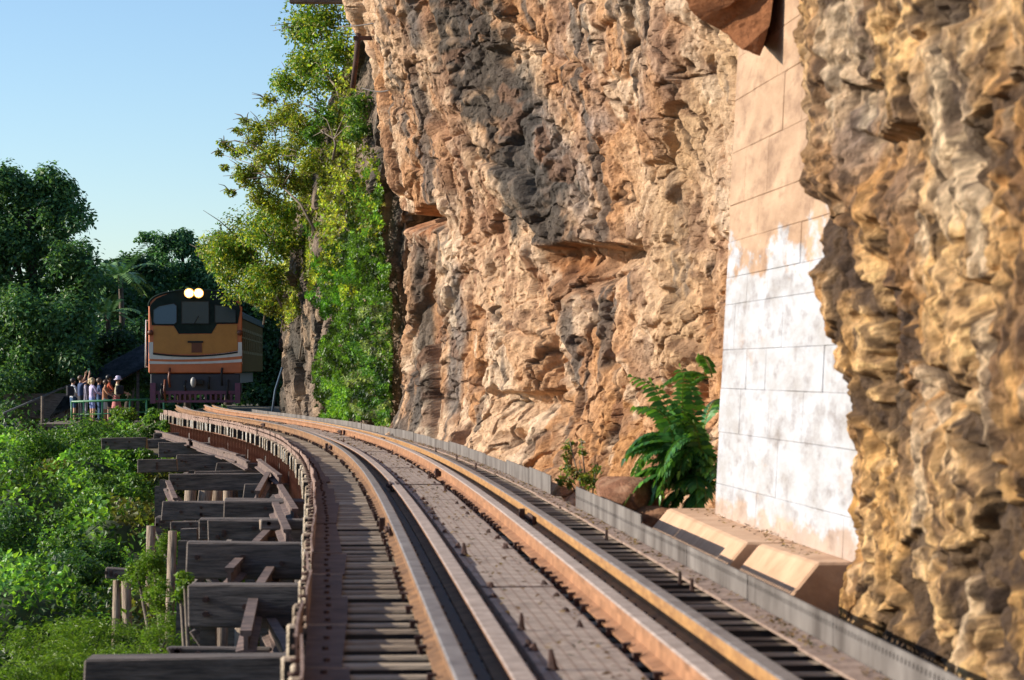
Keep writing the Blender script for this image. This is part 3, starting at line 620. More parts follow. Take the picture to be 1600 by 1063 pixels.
# ---------------------------------------------------------------- whitewashed masonry wall on its plinth
def wall_mat():
    m = bpy.data.materials.new('peeling_whitewash'); m.use_nodes = True; n = m.node_tree.nodes; l = m.node_tree.links; b = n['Principled BSDF']; b.inputs['Roughness'].default_value = .8
    g = n.new('ShaderNodeNewGeometry'); sx = n.new('ShaderNodeSeparateXYZ'); l.new(g.outputs['Position'], sx.inputs[0])
    mp = n.new('ShaderNodeMapping'); l.new(g.outputs['Position'], mp.inputs[0]); mp.inputs['Scale'].default_value = (1.0, .34, .9)
    def noise(sc, det=6, v=None): 
        q = n.new('ShaderNodeTexNoise'); q.inputs['Scale'].default_value = sc; q.inputs['Detail'].default_value = det; q.inputs['Roughness'].default_value = .68; l.new(v or mp.outputs[0], q.inputs[0]); return q.outputs[0]
    def ramp(x, p0, c0, p1, c1):
        r = n.new('ShaderNodeValToRGB'); e = r.color_ramp.elements; e[0].position = p0; e[1].position = p1; e[0].color = (*c0, 1); e[1].color = (*c1, 1); l.new(x, r.inputs[0]); return r.outputs[0]
    def mul_add(x, a, c_): 
        q = n.new('ShaderNodeMath'); q.operation = 'MULTIPLY_ADD'; q.inputs[1].default_value = a; q.inputs[2].default_value = c_; l.new(x, q.inputs[0]); return q.outputs[0]
    def add(x, y):
        q = n.new('ShaderNodeMath'); q.operation = 'ADD'; l.new(x, q.inputs[0]); l.new(y, q.inputs[1]); return q.outputs[0]
    tan = ramp(noise(3.2), .32, (.29, .175, .10), .68, (.47, .31, .195))
    white = ramp(noise(4.5), .36, (.32, .305, .30), .58, (.42, .43, .46))
    grime = ramp(noise(7, 10), .50, (1, 1, 1), .68, (.50, .43, .39))
    # paint ends at a ragged, dripping line that climbs towards the near end of the wall
    edge = add(mul_add(sx.outputs[2], 1.0, 0), mul_add(sx.outputs[1], .03, 0)); edge = add(edge, mul_add(noise(4, 8), 1.7, -.85))
    mask = ramp(mul_add(edge, 1, -2.3), 0, (1, 1, 1), .14, (0, 0, 0))
    chips = ramp(noise(2.6, 9), .63, (1, 1, 1), .70, (0, 0, 0))
    mk = n.new('ShaderNodeMixRGB'); mk.blend_type = 'MULTIPLY'; mk.inputs[0].default_value = .4; l.new(mask, mk.inputs[1]); l.new(chips, mk.inputs[2])
    foot = ramp(mul_add(add(sx.outputs[2], mul_add(noise(6), .5, -.25)), 1, 0), -.14, (0, 0, 0), .06, (1, 1, 1))
    mk2 = n.new('ShaderNodeMixRGB'); mk2.blend_type = 'MULTIPLY'; mk2.inputs[0].default_value = .7; l.new(mk.outputs[0], mk2.inputs[1]); l.new(foot, mk2.inputs[2])
    mx = n.new('ShaderNodeMixRGB'); l.new(mk2.outputs[0], mx.inputs[0]); l.new(tan, mx.inputs[1]); l.new(white, mx.inputs[2])
    m2 = n.new('ShaderNodeMixRGB'); m2.blend_type = 'MULTIPLY'; m2.inputs[0].default_value = .8; l.new(mx.outputs[0], m2.inputs[1]); l.new(grime, m2.inputs[2]); l.new(m2.outputs[0], b.inputs['Base Color'])
    bp = n.new('ShaderNodeBump'); bp.inputs['Strength'].default_value = .35; bp.inputs['Distance'].default_value = .03; l.new(noise(14, 8), bp.inputs['Height']); l.new(bp.outputs[0], b.inputs['Normal'])
    return m
M_wall = wall_mat(); M_mortar = mat('mortar', (.30, .22, .17), .9, col2=(.48, .40, .34), scale=9)
w0 = Vector((1.99, 14.45, -.1)); w1 = Vector((1.54, 19.45, -.1)); wd = (w1 - w0).normalized(); wn = Vector((-wd.y, wd.x, 0))
if wn.x > 0: wn = -wn
wall = thing('masonry_wall', 'tall masonry pier set into the cliff, its lower half painted white and peeling', 'wall', w0.lerp(w1, .5))
winv = Matrix.Translation(wall.location).inverted(); WL = (w1 - w0).length; BAT = .05
def wp(a, z, o): return winv @ (w0 + wd * a + Vector((0, 0, z)) + wn * (o - BAT * z))
rw = random.Random(3)
b = MB(); b.add([wp(0, 0, -.009), wp(WL - .02, 0, -.009), wp(WL - .02, 4.4, -.009), wp(0, 4.4, -.009), wp(0, 0, -.5), wp(WL - .02, 0, -.5), wp(WL - .02, 4.4, -.5), wp(0, 4.4, -.5)], [(0, 1, 2, 3), (7, 6, 5, 4), (0, 4, 5, 1), (1, 5, 6, 2), (2, 6, 7, 3), (3, 7, 4, 0)]); b.build('mortar', M_wall, wall)
z = 0.; row = 0
while z < 4.3:
    h = rw.uniform(.20, .42); a = 0. ; first = True
    while a < WL - .05:
        Lb = rw.uniform(.6, 1.2); 
        if first: Lb *= rw.uniform(.4, 1); first = False
        e = min(a + Lb, WL) ; e = WL if WL - e < .3 else e
        o = rw.uniform(-.003, .004); g = .001; ch = .004; dz = rw.uniform(-.01, .01)
        fr = [wp(a + g + ch, z + g + ch, o), wp(e - g - ch, z + g + ch + dz * .3, o + rw.uniform(-.003, .003)), wp(e - g - ch, z + h - g - ch, o), wp(a + g + ch, z + h - g - ch + dz * .3, o)]
        md = [wp(a + g, z + g, o - ch), wp(e - g, z + g, o - ch), wp(e - g, z + h - g, o - ch), wp(a + g, z + h - g, o - ch)]
        bk = [wp(a + g, z + g, -.3), wp(e - g, z + g, -.3), wp(e - g, z + h - g, -.3), wp(a + g, z + h - g, -.3)]
        b = MB(); b.add(fr + md + bk, [(0, 1, 2, 3)] + [(i, 4 + i, 4 + (i + 1) % 4, (i + 1) % 4) for i in range(4)] + [(4 + i, 8 + i, 8 + (i + 1) % 4, 4 + (i + 1) % 4) for i in range(4)] + [(11, 10, 9, 8)])
        b.build('block', M_wall, wall); a = e
    z += h; row += 1
M_plinth = mat('plinth_concrete', (.40, .235, .135), .9, col2=(.58, .38, .24), scale=3.5, bump=.35, bscale=14, lo=.3, hi=.7)
pl = thing('plinth', 'tan concrete plinth of sloping blocks under the whitewashed wall, behind the kerb', 'plinth', (1.6, 17, -.6)); pinv = Matrix.Translation(pl.location).inverted()
def plinth_block(pa, pb, zt_, back=.8, drop=.5, out=.42):
    """pa near, pb far: front top corners"""
    d = (pb - pa).normalized(); nn = Vector((-d.y, d.x, 0)); nn = -nn if nn.x > 0 else nn
    def sec(p, o_=0): return [p - nn * back, p + nn * 0, p + nn * out + Vector((0, 0, -drop)), p + nn * (out + .06) + Vector((0, 0, -1.6)), p - nn * back + Vector((0, 0, -1.6))]
    b = MB(); A = [pinv @ q for q in sec(pa)]; B_ = [pinv @ q for q in sec(pb)]
    n_ = 5; b.add(A + B_, [(i, (i + 1) % n_, n_ + (i + 1) % n_, n_ + i) for i in range(n_)] + [tuple(range(n_)), tuple(range(n_, 2 * n_))[::-1]])
    return b.build('block', M_plinth, pl, bevel=.015)
plinth_block(Vector((1.76, 14.75, -.10)), Vector((1.58, 16.35, -.10)), 0)
plinth_block(Vector((1.50, 16.42, -.095)), Vector((1.24, 20.3, -.085)), 0)
# ---------------------------------------------------------------- ground
M_soil = mat('soil', (.05, .04, .025), .95, col2=(.10, .08, .045), scale=1.2, bump=.5)
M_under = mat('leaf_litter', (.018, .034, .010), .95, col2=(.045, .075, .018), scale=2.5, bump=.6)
def ground_z(X, Y):
    d = X - np.interp(Y, TY, TX)
    base = np.interp(Y, [-20, 20, 45, 62, 72, 90, 120, 200, 900], [-5.5, -5.2, -3.6, -2.4, -.62, -.62, -.62, -1, -2])
    side = np.interp(Y, [-20, 28, 45, 65, 80, 95, 130, 300], [-4.4, -3.4, -2.9, -2.4, -2.1, -2.2, -2.0, -3])
    t = sstep(-1.5, -2.7, d); return base * (1 - t) + side * t
gx = np.concatenate([np.linspace(-900, -70, 12), np.linspace(-60, 30, 150), np.linspace(40, 900, 12)]); gy = np.concatenate([np.linspace(-60, -8, 6), np.linspace(-4, 150, 200), np.linspace(170, 1500, 16)])
GX, GY = np.meshgrid(gx, gy); GZ = ground_z(GX, GY) + .3 * (fbm(GX * .4, GY * .4, 4, 400) - .5) * (np.abs(GX - np.interp(GY, TY, TX)) > 2.2)
tag(link('ground', grid_mesh('ground', np.stack([GX, GY, GZ], -1), M_soil)), 'earth slope falling away below the trestle', kind='structure')

# ---------------------------------------------------------------- leaves
def leaf_mat(name, rough=.45, trans=.42, boost=(1.25, 1.35, .6)):
    m = bpy.data.materials.new(name); m.use_nodes = True; n = m.node_tree.nodes; l = m.node_tree.links; b = n['Principled BSDF']; o = n['Material Output']
    a = n.new('ShaderNodeAttribute'); a.attribute_name = 'tint'; l.new(a.outputs['Color'], b.inputs['Base Color']); b.inputs['Roughness'].default_value = rough; b.inputs['Specular IOR Level'].default_value = .35
    t = n.new('ShaderNodeBsdfTranslucent'); mu = n.new('ShaderNodeMixRGB'); mu.blend_type = 'MULTIPLY'; mu.inputs[0].default_value = 1; mu.inputs[2].default_value = (*boost, 1); l.new(a.outputs['Color'], mu.inputs[1]); l.new(mu.outputs[0], t.inputs[0])
    mx = n.new('ShaderNodeMixShader'); mx.inputs[0].default_value = trans; l.new(b.outputs[0], mx.inputs[1]); l.new(t.outputs[0], mx.inputs[2]); l.new(mx.outputs[0], o.inputs[0])
    return m
M_leaf = leaf_mat('leaf'); M_bark = mat('bark', (.10, .075, .055), .9, col2=(.22, .175, .13), scale=6, bump=.4); M_bark_dk = mat('bark_dark', (.04, .03, .022), .9, col2=(.10, .075, .055), scale=6)
def leaves(name, C, size, tint, parent=None, up=.35, asp=.5, outw=None, m=None):
    """one leaf-shaped face per point of C; tint (N,3)"""
    N = len(C); size = np.broadcast_to(np.asarray(size, float), (N,)) * RNG.uniform(.65, 1.3, N)
    n = RNG.normal(size=(N, 3)); n /= np.linalg.norm(n, axis=1)[:, None]; n[:, 2] = np.abs(n[:, 2]) * .8 + up
    if outw is not None: n = n * .75 + outw * .6
    n /= np.linalg.norm(n, axis=1)[:, None]
    a = np.cross(n, RNG.normal(size=(N, 3))); a /= np.linalg.norm(a, axis=1)[:, None]; bb = np.cross(n, a)
    s = size[:, None]; w_ = asp * s
    V = np.stack([C - a * s * .5, C - a * s * .05 + bb * w_ * .5 + n * s * .06, C + a * s * .5 - n * s * .05, C - a * s * .05 - bb * w_ * .5 + n * s * .06], 1).reshape(-1, 3)
    me = bpy.data.meshes.new(name); mesh_np(me, V, np.arange(4 * N).reshape(N, 4))
    at_ = me.attributes.new('tint', 'FLOAT_COLOR', 'POINT'); c = np.ones((N, 4, 4), np.float32); c[..., :3] = np.clip(tint * RNG.uniform(.72, 1.3, (N, 1)), .004, .7)[:, None, :]; at_.data.foreach_set('color', c.ravel())
    me.materials.append(m or M_leaf); o = link(name, me, parent); return o
def clump(c, r, n, seed=0, shell=.5):
    """n points in an uneven ball: thick near its surface, lobed outline with gaps; also outward directions"""
    d = RNG.normal(size=(n, 3)); d /= np.linalg.norm(d, axis=1)[:, None]
    k = 2.3; rad = .62 + .75 * fbm(d[:, 0] * k + d[:, 2] * 1.7 + seed * 3.1, d[:, 1] * k - d[:, 2] * 1.3 + seed, 3, seed)
    t = RNG.uniform(0, 1, n) ** shell
    return np.asarray(c) + d * (rad * t)[:, None] * np.asarray(r), d
def mixt(pal, n, w_=None):
    pal = np.array(pal); i = RNG.choice(len(pal), n, p=w_); return pal[i] * RNG.uniform(.85, 1.15, (n, 1))
def plant(name, label, cat, clumps, n, size, pal, base=None, stems=None, asp=.5, group=None, up=.35, sub=9, bark=None, partname='foliage', shell=.5, subr=.42):
    """a plant: stem tubes as parts and one leafy part; every clump breaks into smaller tufts of their own tint"""
    base = Vector(base if base is not None else clumps[0][0]); t = thing(name, label, cat, base, 0, group); iv = np.array(base)
    ws = np.array([np.mean(np.atleast_1d(c[1])) ** 2 for c in clumps]); ws = ws / ws.sum(); Cs = []; Ts = []; Os = []
    for k, (c, r) in enumerate(clumps):
        r = np.array(r if hasattr(r, '__len__') else (r, r, r), float); nn = int(n * ws[k]); tc, _ = clump(c, r * .8, sub, k + len(clumps) * 7, .35)
        for j in range(sub):
            q, d = clump(tc[j], r * RNG.uniform(subr * .7, subr * 1.3), max(4, nn // sub), k * 31 + j, shell); Cs.append(q); Os.append(d); Ts.append(mixt(pal, len(q)) * RNG.uniform(.8, 1.25))
    C = np.concatenate(Cs); leaves(partname, C - iv, size, np.concatenate(Ts), t, up, asp, np.concatenate(Os))
    for pts, rad in (stems or []):
        b = MB(); b.tube([Vector(p) - base for p in pts], rad, 6); b.build('trunk' if cat == 'tree' else 'stem', bark or M_bark, t)
    return t
def px(x, y, Y): return tuple(at(x, y, Y))
G_dark = [(.042, .105, .038), (.058, .13, .044), (.035, .088, .042)]; G_mid = [(.06, .14, .025), (.09, .175, .03), (.045, .115, .03)]
G_bright = [(.13, .24, .03), (.17, .28, .035), (.09, .19, .035), (.07, .16, .03)]; G_yel = [(.32, .36, .04), (.40, .38, .045), (.22, .31, .035), (.16, .24, .035)]; G_fern = [(.13, .23, .02), (.18, .27, .03), (.09, .17, .02)]  # leaf colours: bright, yellow and fern greens
G_olive = [(.15, .155, .035), (.20, .19, .05), (.10, .115, .03)]

# valley-side undergrowth: an uneven sheet of foliage over the slope
ux = np.linspace(-34, 2, 190); uy = np.linspace(9, 92, 300); UX, UY = np.meshgrid(ux, uy); 
def canopy(X, Y):
    d = X - np.interp(Y, TY, TX); z = np.interp(Y, [9, 20, 28, 45, 62, 75, 84, 92], [-3.2, -2.6, -2.25, -1.7, -1.25, -.98, -.92, -1.6])
    z = z + 2.1 * (fbm(X * .33 + 5, Y * .16, 3, 500) - .5) + 1.1 * (fbm(X * .9, Y * .5, 3, 510) - .5) - .15
    k = sstep(-3.2, -1.6, d) ; return z - k * np.interp(Y, [9, 50, 62, 70], [1.6, 1.2, .35, 0.]) - .45 * sstep(-12, -24, d)
UZ = canopy(UX, UY) - .28; keep = GZ
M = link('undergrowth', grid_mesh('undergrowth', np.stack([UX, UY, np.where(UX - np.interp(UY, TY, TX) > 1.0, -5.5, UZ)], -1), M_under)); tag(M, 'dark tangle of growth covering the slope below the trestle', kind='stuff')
n = 95000; yy = 10 + 80 * RNG.uniform(0, 1, n) ** 1.0; fl = -(yy * .215 + 1.2); tx = np.interp(yy, TY, TX) - 1.1; xx = fl + (tx - fl) * RNG.uniform(0, 1, n)
zz = canopy(xx, yy) + RNG.uniform(-.28, .16, n); tuft = fbm(xx * 1.6, yy * .8, 3, 520)
pal = mixt(G_bright + G_mid, n) * (.5 + 1.7 * sstep(.38, .68, tuft))[:, None]; br = fbm(xx * .5, yy * .3, 2, 530) > .62; pal[br] = pal[br] * .5 + np.array([.09, .07, .02])
tag(leaves('undergrowth', np.stack([xx, yy, zz + .15 * (tuft - .5)], -1), .07 + .0012 * yy, pal, None, .3, .62), 'carpet of climbing leaves over the slope', kind='stuff')

def bush(label, spots, n, size, pal, asp=.55, name='bush', sub=12, stems=0, **kw):
    cl = [(px(x, y, Y), (rx, rx * .9, rz)) for x, y, Y, rx, rz in spots]; b0 = Vector(cl[0][0]); g = Vector((b0.x, b0.y, float(ground_z(np.array([b0.x]), np.array([b0.y]))[0])))
    st = [([g + Vector((random.uniform(-.2, .2), 0, 0)), g.lerp(Vector(c), .5) + Vector((.1, 0, .1)), Vector(c)], [.05, .035, .012]) for c, r in cl]
    return plant(name, label, 'bush', cl, n, size, pal, g, st, asp, sub=sub, **kw)
bush('creeper covered bush with yellowish leaves right below the green platform railing', [(195, 655, 82, .75, .4), (235, 668, 78, .5, .35), (150, 672, 80, .6, .4)], 4200, .11, G_bright + [(.16, .19, .03)])
bush('large glossy leaved bush in the middle of the slope with a dark hollow beside it', [(115, 690, 68, 1.3, .7), (60, 700, 66, 1.2, .6), (150, 720, 62, .8, .5), (30, 740, 62, 1.2, .7)], 11000, .10, G_bright + G_mid)
bush('bush with pale edged leaves hanging under the trestle beam ends', [(165, 775, 46, .8, .35), (215, 760, 45, .45, .3), (120, 815, 44, .6, .3), (200, 820, 43, .5, .4), (110, 850, 42, .5, .35)], 7000, .085, G_mid + G_bright)
bush('dark broad leaved bush low on the slope at the picture edge', [(20, 830, 44, .9, .6), (70, 900, 38, .8, .5), (15, 920, 36, .7, .5)], 6500, .085, G_mid + G_dark)
bush('dim shrub beside the small stump frame of two posts and a beam', [(135, 910, 35, .5, .4), (150, 870, 38, .5, .35)], 3500, .075, G_dark + G_mid)
bush('bright feathery bush at the foot of the slope beside the big bottom beam', [(60, 1010, 23, .5, .22), (150, 1000, 24, .55, .24), (230, 985, 25, .4, .22), (110, 1050, 21, .6, .22), (30, 1060, 20, .5, .2), (200, 1040, 22, .5, .2), (260, 1000, 23, .25, .2)], 15000, .05, G_fern, asp=.22, up=.5)
bush('bright feathery sprig growing up between two pale trestle posts', [(240, 880, 29, .22, .32), (215, 900, 29.5, .22, .18), (262, 850, 29, .15, .2), (250, 930, 28, .2, .25)], 3600, .06, G_fern, asp=.25, up=.5)
bush('small sprig of fresh leaves on the end of the trestle beams', [(288, 906, 21, .09, .07), (282, 930, 21.5, .08, .1)], 260, .055, G_fern)
bush('low leafy tuft at the end of the rusty kerb beside the train', [(262, 668, 66, .3, .2), (238, 650, 70, .4, .25), (285, 660, 67.5, .2, .1)], 1500, .10, G_bright)
bush('leafy green bush swelling up behind the farthest trestle beams', [(205, 690, 66, .7, .35), (232, 678, 67, .5, .35), (170, 700, 65, .7, .35), (225, 712, 60, .5, .3)], 5200, .095, G_bright + G_mid)
bush('tuft of weeds in front of the train wheels by the track', [(352, 636, 71, .12, .1)], 140, .08, G_mid)

# trees beyond the platform
def tree(label, spots, n, size, pal, base, name='tree', top=None, asp=.55, rr=.28, bark=None, **kw):
    cl = [(px(x, y, Y), (r, r, r * .85)) for x, y, Y, r in spots]; bp = Vector(px(*base)); bp.z = -2.4
    st = [([bp, bp.lerp(Vector(top), .5) + Vector((.3, 0, 0)), Vector(top)], [rr, rr * .8, rr * .4])] if top else []
    for c, r in cl:
        v = Vector(c); j = bp.lerp(v, .45) if not top else bp.lerp(Vector(top), random.uniform(.45, .95)); st.append(([j, j.lerp(v, .5) + Vector((0, 0, .3)), v], [rr * .4, rr * .22, rr * .08]))
    return plant(name, label, 'tree', cl, n, size, pal, bp, st, asp, bark=bark or M_bark_dk, **kw)
tree('tall dark broad crowned tree standing against the open sky', [(60, 310, 108, 1.9), (0, 300, 108, 1.9), (98, 345, 107, 1.4), (-40, 380, 108, 2.4), (35, 400, 107, 2.3), (108, 415, 106, 1.7), (130, 480, 106, 1.5), (60, 500, 105, 2.2), (-10, 520, 106, 2.5), (20, 600, 104, 2.0), (100, 570, 105, 1.8), (150, 440, 108, .8), (-60, 480, 110, 2.6)],
     70000, .21, [(.065, .15, .06), (.085, .18, .065), (.05, .125, .06), (.13, .22, .06)], (40, 640, 107), top=px(45, 330, 107.5), sub=16, rr=.42)
tree('spreading feathery tree with flat tiers behind the train roof', [(262, 385, 122, 1.1), (300, 395, 122, 1.2), (240, 400, 122, .7), (285, 372, 122, .7), (330, 410, 124, 1.3), (255, 430, 121, 1.2), (310, 440, 122, 1.5), (225, 372, 122, .45), (345, 380, 124, .8)], 15000, .2, [(.08, .18, .085), (.11, .22, .09), (.06, .15, .07)], (290, 600, 122), top=px(285, 400, 122), sub=12, rr=.2)
tree('dark bushy tree filling the gap between tall tree and train', [(170, 480, 117, 1.8), (215, 470, 119, 1.5), (200, 540, 116, 2.0), (160, 560, 115, 1.6), (235, 520, 118, 1.6), (185, 545, 109, 1.5), (195, 590, 108, 1.5), (160, 600, 107, 1.2), (182, 425, 119, 1.0), (215, 420, 120, 1.1), (158, 435, 118, .9), (240, 440, 120, 1.2)], 26000, .24, G_dark, (195, 640, 117), top=px(195, 500, 117), sub=12, rr=.25)
tree('dark tree standing in shade straight behind the locomotive', [(330, 480, 121, 2.2), (390, 470, 121, 2.0), (280, 500, 120, 2.0), (400, 540, 119, 2.2), (350, 560, 119, 2), (440, 560, 119, 1.8), (430, 500, 119, 1.6), (450, 620, 118, 1.5), (410, 610, 118, 1.5)], 20000, .26, G_dark, (350, 640, 121), top=px(350, 500, 121), sub=12, rr=.25)
def palm(label, c, n, L, pal, hgt):
    c = Vector(c); base = Vector((c.x, c.y, c.z - hgt)); t = thing('palm_tree', label, 'palm', base, 0); b = MB(); b.tube([(0, 0, 0), (.1, 0, hgt * .5), (0, 0, hgt)], [.16, .13, .1], 7); b.build('trunk', M_bark_dk, t)
    for k in range(n):
        a = k * 2.399; el = random.uniform(-.1, 1.1); d = Vector((math.cos(a) * math.cos(el), math.sin(a) * math.cos(el), math.sin(el))); ln = L * random.uniform(.8, 1.1); q = []
        p = Vector((0, 0, hgt)); pts = [p.copy()]
        for j in range(8): p = p + d * ln / 8; d = (d + Vector((0, 0, -.13))).normalized(); pts.append(p.copy())
        b = MB()
        for j in range(1, 9):
            dd = (pts[j] - pts[j - 1]).normalized(); sdv = dd.cross(Vector((0, 0, 1))).normalized()
            for s_ in (-1, 1):
                for h_ in (0, .5):
                    q0 = pts[j - 1].lerp(pts[j], h_); tip = q0 + sdv * s_ * ln * .24 * (1 - .5 * abs(j - 4) / 4.5) + dd * ln * .10 + Vector((0, 0, -.10)); b.add([q0, q0.lerp(tip, .5) + dd * .05, tip, q0.lerp(tip, .5) - dd * .05], [(0, 1, 2, 3)])
        o = b.build('frond', M_palm, t)
M_palm = mat('palm_leaf', (.13, .26, .07), .4, col2=(.24, .40, .12), scale=2)
palm('small pale green palm catching the sun above the dark trees', px(188, 432, 112), 19, 2.0, None, 5.0)
palm('low bright palm growing in front of the dark trees, under the taller palm', px(168, 490, 110), 15, 1.5, None, 3.2)
# the far-off mass of trees that closes the view
Cs = []; Ts = []
for k in range(46):
    x = random.uniform(-330, 470); Y = random.uniform(128, 150); y = random.uniform(470, 640); r = random.uniform(2.2, 3.6); q, d = clump(px(x, y, Y), (r, r, r), 900, k, .4); Cs.append(q); Ts.append(mixt(G_dark, len(q)) * random.uniform(.7, 1.3))
tag(leaves('woods', np.concatenate(Cs), .42, np.concatenate(Ts), None, .3, .6), 'dark wood closing the view behind the platform and the train', kind='stuff')

# creepers and trees on the farther cliff
def spray(poly, n, Yoff=(.15, .6), seed=0):
    pl_ = np.array(poly, float); lo = pl_.min(0); hi = pl_.max(0); out = []
    while sum(len(o) for o in out) < n:
        q = RNG.uniform(lo, hi, (n * 2, 2)); wq = q + 16 * (np.stack([fbm(q[:, 0] / 22, q[:, 1] / 22, 3, seed), fbm(q[:, 0] / 22 + 40, q[:, 1] / 22, 3, seed)], -1) - .5) * 2
        ins = np.zeros(len(q), bool); j = len(pl_) - 1
        for i in range(len(pl_)):
            xi_, yi_ = pl_[i]; xj, yj = pl_[j]; cnd = ((yi_ > wq[:, 1]) != (yj > wq[:, 1])) & (wq[:, 0] < (xj - xi_) * (wq[:, 1] - yi_) / (yj - yi_ + 1e-9) + xi_); ins ^= cnd; j = i
        dens = fbm(q[:, 0] / 14, q[:, 1] / 20, 3, seed + 4); out.append(q[ins & (RNG.uniform(0, 1, len(q)) < sstep(.30, .52, dens) + .12)])
    q = np.concatenate(out)[:n]; Yc = np.array([far_Y(a) for a in np.linspace(300, 640, 100)]); Y = np.interp(q[:, 0], np.linspace(300, 640, 100), Yc) - RNG.uniform(*Yoff, n) - .5 * (fbm(q[:, 0] / 30, q[:, 1] / 30, 3, seed + 9))
    return np.stack([(q[:, 0] - 800) * Y / F, Y, CH - (q[:, 1] - HY) * Y / F], -1), q
def creeper(label, poly, n, size, pal, seed, pal2=None, asp=.62, Yoff=(.15, .6), name='creeper'):
    P_, q = spray(poly, n, Yoff, seed); c0 = Vector(P_[P_[:, 2].argmin()]); t = thing(name, label, 'creeper', c0)
    T = mixt(pal, n); f = fbm(q[:, 0] / 25, q[:, 1] / 18, 3, seed + 2)
    if pal2: k = f > .55; T[k] = mixt(pal2, int(k.sum()))
    T *= (.38 + 1.15 * sstep(.35, .65, fbm(q[:, 0] / 11, q[:, 1] / 11, 2, seed + 3)))[:, None]
    leaves('foliage', P_ - np.array(c0), size, T, t, .2, asp)
    for k in range(5):
        b = MB(); i = RNG.integers(0, n, 1)[0]; p = Vector(P_[i]) - c0; b.tube([p + Vector((0, .3, -1.2)), p + Vector((.1, .25, -.5)), p], [.03, .022, .01], 5); b.build('stem', M_bark, t)
    return t
creeper('bright green creeper hanging in a broad curtain down the cliff to the kerb', [(545, 300), (590, 250), (606, 420), (612, 560), (608, 668), (500, 655), (488, 570), (520, 500), (500, 430), (530, 390)], 27000, .105, [(.070, .135, .02), (.10, .17, .025), (.045, .095, .018)], 3, G_bright)
creeper('green creeper arching out over the bare rock above the train', [(415, 325), (450, 320), (510, 370), (550, 400), (560, 470), (510, 500), (480, 460), (475, 400), (430, 370)], 7500, .11, [(.05, .14, .02), (.08, .19, .02)], 8, G_yel)
creeper('grey green dry leaves at the foot of the creeper curtain beside the buttress', [(560, 480), (608, 470), (612, 668), (560, 650), (535, 600)], 3500, .09, [(.16, .21, .08), (.22, .26, .11)], 12, G_mid, Yoff=(.5, .95))
creeper('yellow leaved creeper on the upper cliff against the buttress edge', [(500, 260), (525, 160), (560, 150), (585, 240), (602, 340), (575, 400), (540, 330), (515, 380), (495, 330)], 5500, .10, G_yel + G_olive, 17)
creeper('low scrub clinging to the brown rock halfway up the cliff', [(455, 300), (520, 270), (540, 350), (520, 430), (470, 440), (440, 400)], 5200, .10, G_yel + G_olive, 23)
creeper('wispy yellow green growth spilling down from the top of the cliff', [(478, -20), (552, -20), (556, 120), (535, 200), (505, 330), (462, 330), (448, 210), (462, 100)], 4200, .09, G_yel + G_olive, 41, Yoff=(-.4, 1.1))
creeper('dry scrub hanging over the rock edge beside the carriage', [(395, 420), (450, 400), (470, 470), (455, 530), (420, 500), (385, 470)], 4200, .10, G_olive + G_yel, 29, Yoff=(-.6, .8))
def ctree(label, spots, n, size, pal, root, asp=.5, rr=.07, sub=9, twigs=0, subr=.62):
    n = int(n * 1.5); rr *= .5; cl = [(px(x, y, Y), (r * 1.12, r * 1.12, r * .9)) for x, y, Y, r in spots]; bp = Vector(px(*root)); st = []
    hub = Vector((0, 0, 0)); 
    for c, r in cl: hub += Vector(c)
    hub = bp.lerp(hub / len(cl), .55); st.append(([bp, bp.lerp(hub, .5) + Vector((.05, 0, .1)), hub], [rr, rr * .85, rr * .7]))
    for c, r in cl: v = Vector(c); st.append(([hub, hub.lerp(v, .5) + Vector((0, 0, .15)), v], [rr * .6, rr * .35, rr * .12]))
    for k in range(twigs):
        c, r = random.choice(cl); v = Vector(c); e = v + Vector((random.uniform(-1.3, .3), random.uniform(-.5, .5), random.uniform(-.2, .9))) * r[0] * 1.4; st.append(([v, v.lerp(e, .5) + Vector((0, 0, .06)), e], [.02, .012, .005]))
    return plant('tree', label, 'tree', cl, n, size, pal, bp, st, asp, sub=sub, subr=subr)
ctree('leafy yellow green tree leaning out from the top of the cliff', [(500, 40, 59, .62), (465, 45, 60, .5), (520, 85, 58, .5), (480, 100, 60, .6), (455, 130, 61, .5), (510, 130, 59, .4), (490, -20, 59, .7)], 6500, .10, G_yel + G_bright, (535, 170, 58), twigs=10)
ctree('thin yellow tree with bare twigs reaching out into the sky', [(440, 185, 62, .5), (470, 210, 61, .55), (410, 200, 63, .35), (390, 225, 63, .38), (430, 245, 62, .5), (365, 238, 64, .25), (455, 280, 62, .55), (352, 262, 64, .14), (342, 240, 64, .12), (372, 205, 64, .16), (385, 190, 63.5, .16), (420, 160, 62.5, .22), (360, 300, 64, .15), (400, 280, 63, .4), (380, 270, 63, .28), (350, 225, 64, .16), (420, 310, 63, .5), (480, 250, 60, .4)], 8500, .09, G_yel + [(.22, .20, .05)], (492, 360, 61), twigs=70, subr=.55)
ctree('rounded olive green tree crowning the rock above the train', [(370, 370, 67, .75), (340, 385, 68, .5), (405, 355, 66, .7), (385, 410, 67, .7), (350, 425, 68, .5), (430, 380, 65, .6), (330, 405, 69, .3), (410, 440, 66, .6), (380, 450, 67, .5), (440, 330, 64, .5)], 12000, .10, G_bright + G_yel[:2] + G_olive[:1], (440, 480, 66), twigs=14)
ctree('dark leaved shrub in the crack of the upper cliff', [(500, 180, 58, .3), (485, 215, 59.5, .3), (555, 165, 55.5, .35), (560, 200, 55, .3)], 1800, .09, G_mid + G_bright, (520, 250, 57), twigs=8)

